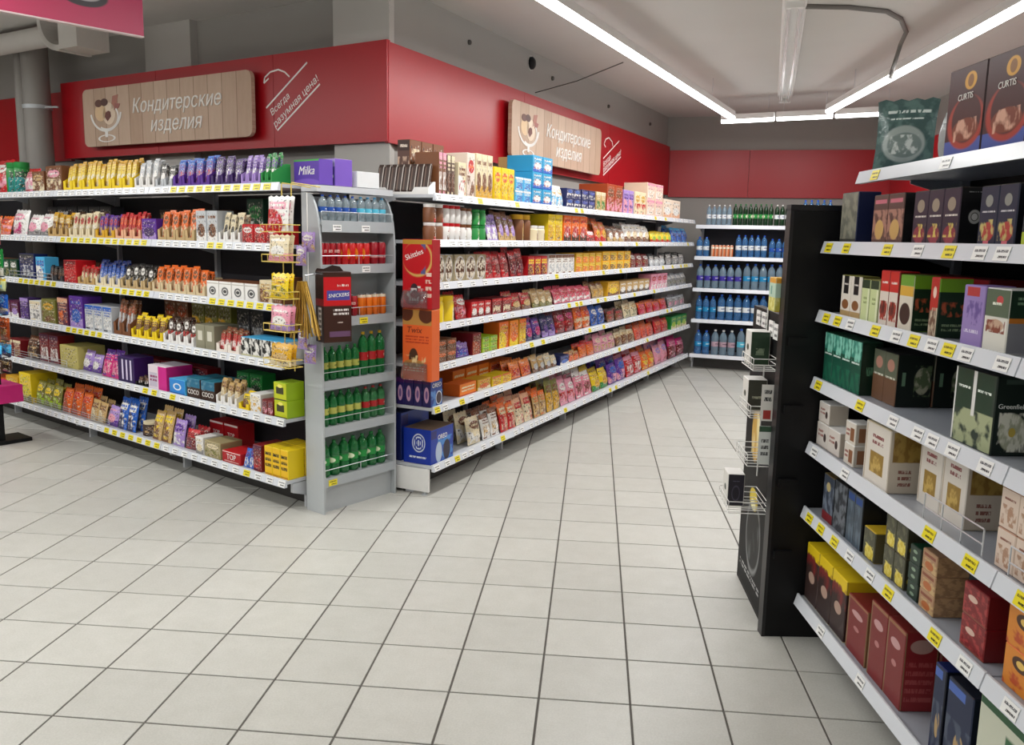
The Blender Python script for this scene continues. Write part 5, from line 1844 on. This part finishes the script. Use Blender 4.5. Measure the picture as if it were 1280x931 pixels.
S_GR = PM('greenside', '16321E', [('r', 0, .76, 1, 1, '78A828'), ('n', 5, .52, .1, .35, .9, .6, 'B85A3A'), ('t', 2, .15, .1, .85, .25, '8AA07A')])
REDF = PM('redfront', 'B8281E', [('r', 0, 0, 1, .45, '6A4A3A'), ('n', 5, .5, 0, 0, 1, .5, 'C8B8A0'), ('e', .5, .75, .2, .1, 'E8C8B8')])
LAVF = PM('lavfront', '9A84C0', [('r', .15, .82, .75, .97, 'B83A3A'), ('n', 4, .52, .2, .35, .9, .75, '6A549A'), ('t', 1, .15, .2, .85, .3, 'D8D0E8')])
WGF = PM('whitegreen', 'E0DED4', [('r', 0, .55, 1, 1, '5A6A54'), ('e', .6, .82, .14, .07, 'C84A4A'), ('e', .5, .42, .35, .1, 'C8A890'), ('n', 5, .5, .1, .3, .9, .5, '8A4A3A'), ('t', 1, .3, .72, .7, .8, 'E8F0E0')])
S_ORG = PM('orgside', '8A8A90', [('r', 0, .55, 1, 1, '14301E'), ('r', 0, .48, 1, .56, 'C87A2A'), ('t', 2, .2, .75, .8, .9, '7A9A7A')])
tea(2, 1050, 1074, 344, 2, 'white tea box with black crest and brown base', W_BR, '3A3428', top='olive', d=.06)
tea(2, 1075, 1096, 349, 2, 'pale green tea box with dark top', PALEG, 'A8B080', top='olive', d=.06)
tea(2, 1097, 1120, 338, 2, 'red topped tea box with berry picture', REDB, '7A2018', top='red', d=.06)
tea(2, 1121, 1138, 343, 1, 'green topped tea box with chocolate picture', CHOCG, S_GR, top='6A9A2A', d=.075)
tea(2, 1159, 1170, 346, 1, 'red tea box with green end panel', REDF, S_GR, top='red', d=.09)
tea(2, 1200, 1226, 356, 1, 'lavender tea box with red badge', LAVF, '8A74B0', top='lav', d=.075)
tea(2, 1227, 1257, 360, 1, 'white and green tea box with fruit picture', WGF, S_ORG, top='white', d=.09)
run(RG, 2, TR, 0, 0, 0, 'tea', 1, 'white', 'plain white shipping carton at back', front=mat('white_carton', 'E8E8E8', .5), side=mat('white_carton', 'E8E8E8', .5), us=(.98, 1.1), h=.2, v=.22, d=.15)
tea(2, 1140, 1230, 345, 3, 'crimson tea box in back row', PM('crimson_t', 'A01820', [('e', .4, .7, .2, .1, 'C84A3A')]), '7A1018', top='dred', v=.2, d=.1)
# fourth shelf
AQ = PM('aquafront', '14503E', [('r', 0, .66, 1, 1, '3A8A78'), ('n', 4, .5, 0, .6, 1, 1, '8AD0BC'), ('t', 1, .1, .54, .9, .6, 'D8E8E0'), ('n', 4, .52, 0, 0, 1, .4, '1E6A50')])
S_DG = PM('dgside', '0E2A1C', [('t', 1, .3, .3, .6, .6, '5A8A6A')])
S_EL = PM('ellside', '0C1812', [('e', .72, .5, .22, .26, 'A8A890'), ('n', 5, .5, .5, .2, .98, .8, '5A6A4A'), ('r', .16, .4, .26, .66, '6A8A70')])
GRN = PM('greenfront', '2A3A30', [('r', .06, .45, .44, .98, '1E3A28'), ('r', .56, .45, .94, .98, '1E3A28'), ('n', 4, .47, 0, 0, 1, .48, 'A8B08A'), ('r', .0, .0, .05, 1, 'E0E0DC'), ('r', .46, .4, .54, 1, 'E4E4E0'), ('t', 1, .1, .72, .42, .78, 'E8F0E8'), ('t', 1, .58, .72, .9, .78, 'E8F0E8')])
S_FL = PM('flowerside', '0E1E16', [('e', .55, .3, .38, .24, 'B0B498'), ('n', 5, .5, .15, .05, .95, .55, 'E4E4D4'), ('e', .55, .3, .1, .06, 'C8B050'), ('r', .25, .9, .8, .96, '3A4A40')])
tea(3, 1028, 1073, 420, 4, 'dark green tea box with aqua top', AQ, S_DG, top='dgreen', d=.07)
tea(3, 1089, 1118, 438, 2, 'brown and green tea box set back', PM('brgr', '6A4A34', [('r', 0, .5, 1, 1, '5A6250'), ('e', .5, .75, .3, .12, 'B08070'), ('t', 1, .1, .48, .9, .55, 'D0D0C0')]), S_EL, v=.07, d=.11, deep=2)
tea(3, 1187, 1238, 462, 1, 'large green tea box with meadow flowers', GRN, S_FL, v=.036, d=.085, deep=2, stext=[('Greenfield', .8, .62, dict(bold=.01, depth=.001))], tcol='E4E8E4')
# fifth shelf
WS = PM('whitesmall', 'DCD4CC', [('t', 2, .15, .4, .6, .75, '9A5A50'), ('e', .75, .45, .12, .18, '4A3A38'), ('r', 0, 0, 1, .06, 'B8A898')])
WS2 = PM('whitesmall2', 'DCD4C8', [('r', .5, .15, .9, .75, '8A5A3A'), ('t', 2, .1, .3, .45, .7, '9A5A50')])
WL = PM('whitelarge', 'DDD6CC', [('r', .25, .2, .8, .55, '9A7A34'), ('n', 5, .5, .25, .2, .8, .55, 'C8A85A'), ('t', 2, .3, .65, .75, .85, '8A4A4A'), ('r', .04, .04, .08, .96, 'B8A890')])
WLS = PM('whitelargeside', 'CFC4B4', [('r', .1, .5, .95, .98, '8A6A2E'), ('n', 4, .5, .1, .5, .95, .98, 'A88A44'), ('t', 3, .3, .1, .7, .4, '8A5A50')])
tea(4, 1016, 1048, 533, 2, 'small white tea box in lower row', WS, 'C8BEB0', top='white', d=.07)
tea(4, 1018, 1035, 502, 1, 'small white tea box stacked on top', WS, 'C0B4A4', top='white', d=.07, z0=RG.shelves[4][0] + .0885 if False else None, us=(.02, .13), h=.001) if False else None
tea(4, 1054, 1066, 527, 1, 'white tea box in brown windowed pair', WS2, PM('whitesmall_side', 'D0C8BC', [('r', .2, .15, .8, .8, '9A6A4A')]), top='white', rows=2, d=.06)
tea(4, 1078, 1108, 526, 1, 'large white pasta box with window standing forward', WL, WLS, top='cream', d=.1, v=.022)
tea(4, 1146, 1204, 548, 2, 'large white pasta box with window set back', WL, WLS, top='cream', d=.1, v=.085, deep=2)
tea(4, 1243, 1290, 618, 2, 'pale peach tea box', PM('peachy', 'DCC8B8', [('n', 4, .5, .1, .1, .9, .6, 'B08A70'), ('t', 1, .2, .7, .8, .8, '8A5A4A')]), 'B08468', top='A8785A', d=.1, rows=2)
# sixth shelf
DKB = PM('darkblue_t', '3A4250', [('n', 4, .5, 0, .2, 1, .8, '6A7484'), ('r', 0, 0, 1, .2, '7A1820'), ('e', .5, .75, .2, .1, 'B8A878')])
BLG = PM('bluegrey', '46525E', [('r', .1, .82, .9, .95, '2A4A8A'), ('n', 3, .52, 0, 0, 1, .8, '5E6E7C')])
YLG = PM('yellowgrey', '4A4A38', [('e', .55, .25, .38, .22, 'D8C03A'), ('n', 5, .5, .2, .05, .9, .5, 'E8D870'), ('n', 4, .55, 0, .5, 1, 1, '6A6A50')])
DGR = PM('darkgreen_t', '22382C', [('e', .5, .7, .2, .1, '8AA088'), ('e', .5, .3, .2, .1, '8AA088')])
TAN = PM('tanpic', 'B08A68', [('n', 4, .5, 0, 0, 1, .6, 'C8A878'), ('r', .1, .7, .9, .85, '8A4A34'), ('e', .5, .3, .3, .2, 'B86A3A')])
DRD = PM('darkred_t', '7A1A1E', [('n', 5, .53, 0, 0, 1, 1, 'A83A3A'), ('e', .4, .6, .2, .1, 'D8B8A8'), ('r', 0, 0, 1, .08, '8A4A3A')])
tea(5, 1027, 1039, 594, 1, 'dark tea box with red base', DKB, '22262C', top='6A5A34', d=.08)
tea(5, 1040, 1055, 603, 1, 'charcoal patterned tea box', PM('charpat', '34383E', [('n', 5, .5, 0, 0, 1, 1, '6A7078')]), '1E2024', d=.08)
tea(5, 1056, 1075, 616, 2, 'blue grey tea box', BLG, '16181C', d=.08)
tea(5, 1078, 1092, 661, 1, 'yellow lidded dark tea box', YLG, '5A5438', top='C8A828', d=.09)
tea(5, 1103, 1129, 650, 2, 'dark tea box with yellow lemon picture', YLG, PM('ylg_side', '3A3828', [('e', .5, .3, .4, .2, 'C8B034')]), top='4A4430', rows=2, d=.09)
tea(5, 1133, 1146, 683, 1, 'dark green tea box in low stack', DGR, '1A2A20', top='dgreen', rows=3, d=.08)
tea(5, 1148, 1166, 690, 1, 'tan tea box with pastry picture', TAN, PM('tan_side', '9A7858', [('n', 4, .5, 0, 0, 1, 1, 'B8946C')]), top='A88468', rows=3, d=.09)
tea(5, 1199, 1229, 735, 1, 'dark red tea box in stacked pair', DRD, '6A1418', top='dred', rows=2, d=.1)
tea(5, 1252, 1290, 755, 1, 'orange coffee box with dark ring print', PM('orangecof', 'D8862A', [('e', .55, .7, .28, .18, '4A2A1A'), ('e', .55, .7, .14, .09, 'E8C060'), ('n', 3, .52, 0, 0, 1, .5, 'B8481E')]), 'B0401C', top='D86A20', rows=2, d=.1)
# bottom shelf
YT = PM('yellowtop_front', '3A2A28', [('r', 0, .78, 1, 1, 'E8C81E'), ('n', 3, .5, 0, .5, 1, .85, '7A2A28'), ('e', .5, .45, .25, .1, 'B89A8A')])
tea(6, 1000, 1054, 700, 3, 'dark tea carton with bright yellow lid', YT, PM('yt_side', '3A2422', [('r', 0, .78, 1, 1, 'E0BE1C')]), top='E8C81E', d=.26, jitter=0., gap=.97)
BR = PM('bigred', '7E2A2A', [('r', .02, 0, .08, 1, '8A6A4A'), ('e', .5, .75, .28, .06, 'C89A9A'), ('e', .5, .5, .14, .04, 'B87A78'), ('r', 0, .95, 1, 1, '9A6A48')])
BRS = PM('bigredside', '8A2228', [('r', 0, 0, .06, 1, '8A6A4A'), ('r', .94, 0, 1, 1, '8A6A4A'), ('e', .5, .82, .34, .09, 'B89088'), ('t', 5, .1, .1, .9, .65, 'A84A4A')])
tea(6, 1056, 1080, 752, 1, 'large dark red tea carton beside yellow lids', BR, BRS, top='7A2420', d=.2)
tea(6, 1083, 1124, 768, 2, 'large dark red tea carton pulled forward', BR, BRS, top='7A2420', d=.1, deep=2)
NV = PM('navyfront', '1E2A48', [('r', 0, .86, .7, .96, '4A6AB8'), ('e', .6, .35, .2, .15, 'B89A6A'), ('n', 4, .54, 0, 0, 1, .6, '4A5468')])
tea(6, 1160, 1173, 832, 1, 'navy blue coffee carton', NV, '161A28', top='navy', d=.16)
tea(6, 1176, 1206, 858, 1, 'slate blue coffee carton with gold print', NV, '1A2030', top='161A28', d=.2)
tea(6, 1212, 1280, 885, 1, 'white and green tea carton', PM('whgr', 'D0D4C0', [('r', .5, 0, 1, .8, '3A6A44'), ('e', .7, .3, .2, .2, '7A3A2A'), ('r', 0, .88, 1, 1, '2A5A38')]), '2A4A34', top='2A5A38', d=.2)

# small white box resting on the lower row of the fifth shelf
o = obj('tea_box', carton_mesh('tea_box', .1, .07, .075, [WS, mat('teaside_C8BEB0', 'C8BEB0', .42), mat('teatop_white', 'white', .42)]))
hrow = None
for q in bpy.data.objects:
    if q.get('label', '').startswith('small white tea box in lower row'):
        hrow = q.dimensions.z if q.dimensions.z else max(v.co.z for v in q.data.vertices)
        hrow = max(v.co.z for v in q.data.vertices)
        break
ub = max(.06, RG.u_at(1027, .04, .87))
put(o, RG, ub, .038, RG.shelves[4][0] + (hrow or .09) + .001)
tag(o, 'small white tea box perched on the lower white boxes', 'box')

# ------------------------------------------------------------------ rack of samples on the advertising wing
def wing_box(u, v, ybot, ytop, du, dv, mf, ms, mt, label, name='tea_box'):
    P_ = WI.P(u + du / 2, v, 0)
    za, zb2 = px_h(P_, ybot), px_h(P_, ytop)
    o = obj(name, carton_mesh(name, du, dv, zb2 - za, [mf, ms, mt]))
    put(o, WI, u, v, za)
    tag(o, label, 'box')
    return za, zb2


WHT = mat('teatop_white', 'white', .42)
CROWN = PM('crownside', '223A26', [('r', .3, .34, .7, .42, '7A8A70'), ('n', 8, .45, .28, .42, .72, .5, '7A8A70'), ('r', .28, .3, .72, .33, '7A8A70')])
OLV = PM('oliveside', '3A3A30', [('t', 1, .25, .35, .75, .5, 'A8A890'), ('r', .03, .03, .97, .06, '5A5A48')])
WLT = PM('whitenarrow', 'E0DED8', [('e', .5, .5, .2, .1, '2A3A2A'), ('t', 1, .3, .2, .7, .26, '6A6A6A')])
za1, zb1 = wing_box(.36, -.088, 456, 414, .1, .075, WLT, CROWN, WHT, 'dark green tea box in upper basket of advertising wing')
za2, zb2 = wing_box(.36, -.088, 513, 474, .1, .075, WLT, OLV, WHT, 'olive tea box in middle basket of advertising wing')
DKV = PM('dkvside', '1E1A28', [('o', .5, .4, .25, .25, .8, '4A4658'), ('t', 1, .3, .75, .7, .8, '5A5668')])
za3, zb3 = wing_box(.40, -.15, 632, 592, .1, .066, WLT, DKV, WHT, 'dark violet tea box in clear lower basket of advertising wing')
e = tag(obj('wire_rack', None, None, WI.P(0, 0, 0), WI.rz), 'white wire rack with baskets hung on advertising wing', 'rack')
for x, y in ((.30, -.006), (.52, -.006)):
    obj('upright_wire', MB().tube([(x, y, .55), (x, y, 1.242), (x, y + .02, 1.246), (x, y + .03, 1.242)], .003, 6).mesh('upright_wire', [M_white]), e)
for zz, y0 in ((za1, -.095), (za2, -.095), ((za2 + za3) / 2, -.095), (za3, -.155)):
    g = MB()
    for dz in (.0, .022, .045):
        g.tube([(.30, -.005, zz + dz - .006), (.30, y0, zz + dz - .006), (.52, y0, zz + dz - .006), (.52, -.005, zz + dz - .006), (.30, -.005, zz + dz - .006)], .0018, 5)
    for k in range(6):
        xx = .30 + .22 * k / 5
        g.tube([(xx, -.005, zz - .006), (xx, y0, zz - .006), (xx, y0, zz + .039)], .0018, 5)
    obj('basket', g.mesh('basket', [M_white]), e)
for zz, c in ((1.165, 'F0F0EC'), (1.19, 'F0F0EC')):
    pass
for k, (u, z) in enumerate(((.12, 1.19), (.22, 1.19), (.36, 1.17), (.44, 1.165))):
    obj('card_holder', MB().box(u, -.012, z - .03, u + .07, -.006, z + .03).mesh('card_holder', [M_tagw]), e)
obj('info_card', MB().box(.53, -.06, .83, .533, -.012, .97).mesh('info_card', [PM('info_red', 'E8E6E0', [('r', .2, .05, .8, .3, 'B03A34'), ('t', 2, .2, .5, .8, .9, '3A3A3A')])]), e)
obj('info_card', MB().box(.53, -.06, .66, .533, -.012, .81).mesh('info_card', [PM('info_green', 'E4E8E4', [('r', .0, .85, 1, 1, '3A5A44'), ('t', 3, .2, .2, .8, .7, '4A4A4A')])]), e)
# yellow carton hanging above the wing
YC = PM('yellowcarton', 'B8D4C0', [('r', 0, .84, 1, 1, 'E0A030'), ('r', 0, 0, 1, .42, 'C8C050'), ('n', 4, .5, 0, .05, 1, .42, 'E0DC90'), ('r', .3, .5, .5, .75, '5A9A8A')])
Pq = WI.P(.5, -.03, 0)
zc, zc2 = px_h(Pq, 384), px_h(Pq, 342)
o = obj('sample_carton', carton_mesh('sample_carton', .1, .07, zc2 - zc, [YC, YC, mat('carton_gold', 'gold', .45)]))
put(o, WI, .5, -.04, max(zc, 1.2305))
o.location.z = 1.246
tag(o, 'pale yellow and green sample carton above advertising wing', 'box')

# ------------------------------------------------------------------ hanging candy strip on the end of the chocolate rack
e = tag(obj('candy_strip', None, None, LG.P(0, -.06, 0), LG.rz), 'yellow wire candy strip hanging at the end of chocolate rack', 'rack')


def lpx(x, y, v=-.06):
    return LG.uz(x, y, v)


us0, us1 = lpx(352, 240)[0], lpx(364, 240)[0]
zlo = lpx(358, 462)[1]
for u in (us0, us1):
    obj('strip_wire', MB().tube([(u, .18, 1.73), (u, .1, 1.738), (u, .004, 1.742), (u, 0, 1.735), (u, 0, zlo)], .003, 6).mesh('strip_wire', [M_ywire]), e)
packs = []
for k, (yb, yt, wd) in enumerate(((290, 258, .2), (327, 303, .19), (372, 350, .17), (412, 390, .19), (455, 436, .2))):
    uc = (us0 + us1) / 2
    zb_ = lpx(358, yb)[1]
    g = MB()
    for dz in (.0, .035):
        g.tube([(uc - wd / 2, .0, zb_ + dz), (uc - wd / 2, -.085, zb_ + dz), (uc + wd / 2, -.085, zb_ + dz), (uc + wd / 2, 0, zb_ + dz), (uc - wd / 2, .0, zb_ + dz)], .0025, 5)
    for q in range(5):
        x = uc - wd / 2 + wd * q / 4
        g.tube([(x, 0, zb_), (x, -.085, zb_), (x, -.085, zb_ + .035)], .0022, 5)
    obj('basket', g.mesh('basket', [M_ywire]), e)
    packs.append((uc, zb_, lpx(358, yt)[1] - zb_, wd))
for k, (pal, ds) in enumerate((('white pink red', 'white and pink snack pouch in top basket of candy strip'), ('cream white pink', 'cream snack pouch in second basket of candy strip'),
                               ('yellow gold olive', 'yellow snack pouch in third basket of candy strip'), ('pink white lav', 'pale pink snack pouch in fourth basket of candy strip'),
                               ('gold tan cream', 'golden snack pouch in lowest basket of candy strip'))):
    uc, zb_, hh, wd = packs[k]
    me = pouch_mesh('snack_pouch', wd * .85, max(.09, hh * 1.35), .026, auto_print(pal, k, True), k)
    for q in range(2):
        o = obj('snack_pouch', me)
        put(o, LG, uc + .01 * q, -.06 - .025 - .037 * q, zb_ + .004, 0, -.05)
        tag(o, ds, 'bag', ds)
# bundle of gold sticks and a hanging string of lilac sachets
us_ = lpx(386, 352, .03)
e = tag(obj('stick_bundle', None, None, LG.P(us_[0] - .03, .06, us_[1]), LG.rz), 'fan of gold wrapped sticks hanging beside the end rack panel', 'sweets')
M_goldf = mat('gold_foil', 'C09A48', .3, .6, .15, 60)
r = random.Random(3)
for k in range(26):
    a = r.uniform(-.33, .33)
    b = r.uniform(-.1, .1)
    L_ = r.uniform(.22, .3)
    y_ = -.03 - r.uniform(0, .03)
    obj('stick', MB().tube([(a * .06, y_, .0), (a * .1 + a * .5 * L_, y_ + b * L_ * .3, -L_ * .5), (a * .1 + a * L_, y_ + b * L_, -L_)], .0055, 5).mesh('stick', [M_goldf], True), e)
obj('hook', MB().tube([(0, -.03, 0), (0, -.03, .03), (0, .057, .04)], .004, 6).mesh('hook', [M_wire]), e)
us_ = lpx(384, 380, .085)
e = obj('sachet_string', None, None, LG.P(us_[0], .083, 0), LG.rz)
tag(e, 'hanging string of clear and lilac sachets beside end rack', 'sweets')
sm = pouch_mesh('sachet', .085, .1, .02, auto_print('lav white tan', 2, True), 5)
for k in range(9):
    z = lpx(378, 300 + k * 18, -.02)[1]
    if abs(k - 4) < 3:
        continue
    o = obj('sachet', sm, e, ((-.02 if k % 2 else .02), -.015 * (k % 2), z - .06), r.uniform(-.3, .3))
obj('string', MB().tube([(0, .0525, 1.7), (0, .012, 1.705), (0, .012, lpx(378, 450, -.02)[1])], .003, 5).mesh('string', [M_white]), e)

# ------------------------------------------------------------------ snack stand at the edge of the chocolate rack
Q = LG.P(LG.uz(21, 470, -.35)[0], -.35, 0)
e = tag(obj('snack_stand', None, None, Q, LG.rz), 'black snack stand with hooks before the chocolate rack', 'stand')
obj('post', MB().box(-.36, -.02, .02, -.31, .02, 1.5).mesh('post', [M_black]), e)
obj('base', MB().box(-.5, -.1, 0, -.27, .18, .025).mesh('base', [M_black]), e)
obj('skirt', MB().box(-.55, -.12, .3, -.22, .12, .42).mesh('skirt', [mat('carton_magenta', 'magenta', .45)]), e)
M_hook = mat('hook_black', '202022', .4)
for k, (yt, yb, pal, ds, wd) in enumerate(((256, 306, 'white pink red', 'white snack bag with pink dots on stand', .14), (310, 345, 'green lime white', 'green chips bag hanging on stand', .17),
                                           (348, 364, 'paleg yellow sky', 'pale yellow green snack bag on stand', .2), (367, 393, 'blue sky cream', 'blue chips bag hanging on stand', .23),
                                           (396, 425, 'rust orange tan', 'orange brown crouton bag hanging on stand', .22), (429, 444, 'sky blue navy', 'bright blue fish snack bag on stand', .22), (448, 464, 'dbrown tan plum', 'brown nut bag hanging on stand', .2))):
    z1_, z0_ = LG.uz(6, yt, -.42)[1], LG.uz(6, yb, -.42)[1]
    obj('hook', MB().tube([(-.32, -.015, z1_ + .006), (0, -.03, z1_ + .006), (0, -.15, z1_ + .006), (0, -.155, z1_ + .014)], .003, 5).mesh('hook', [M_hook]), e)
    me = pouch_mesh('snack_bag', wd, (z1_ - z0_) * .95, .045, auto_print(pal, k + 3, True), k)
    for q in range(2):
        o = obj('snack_bag', me)
        pz = LG.P(0, 0, 0)
        o.location = Q + LG.n * (-.065 - .06 * q) + LG.X * (.0 + .008 * q) + Vector((0, 0, z0_))
        o.rotation_euler = (0, 0, LG.rz)
        tag(o, ds, 'bag', ds)
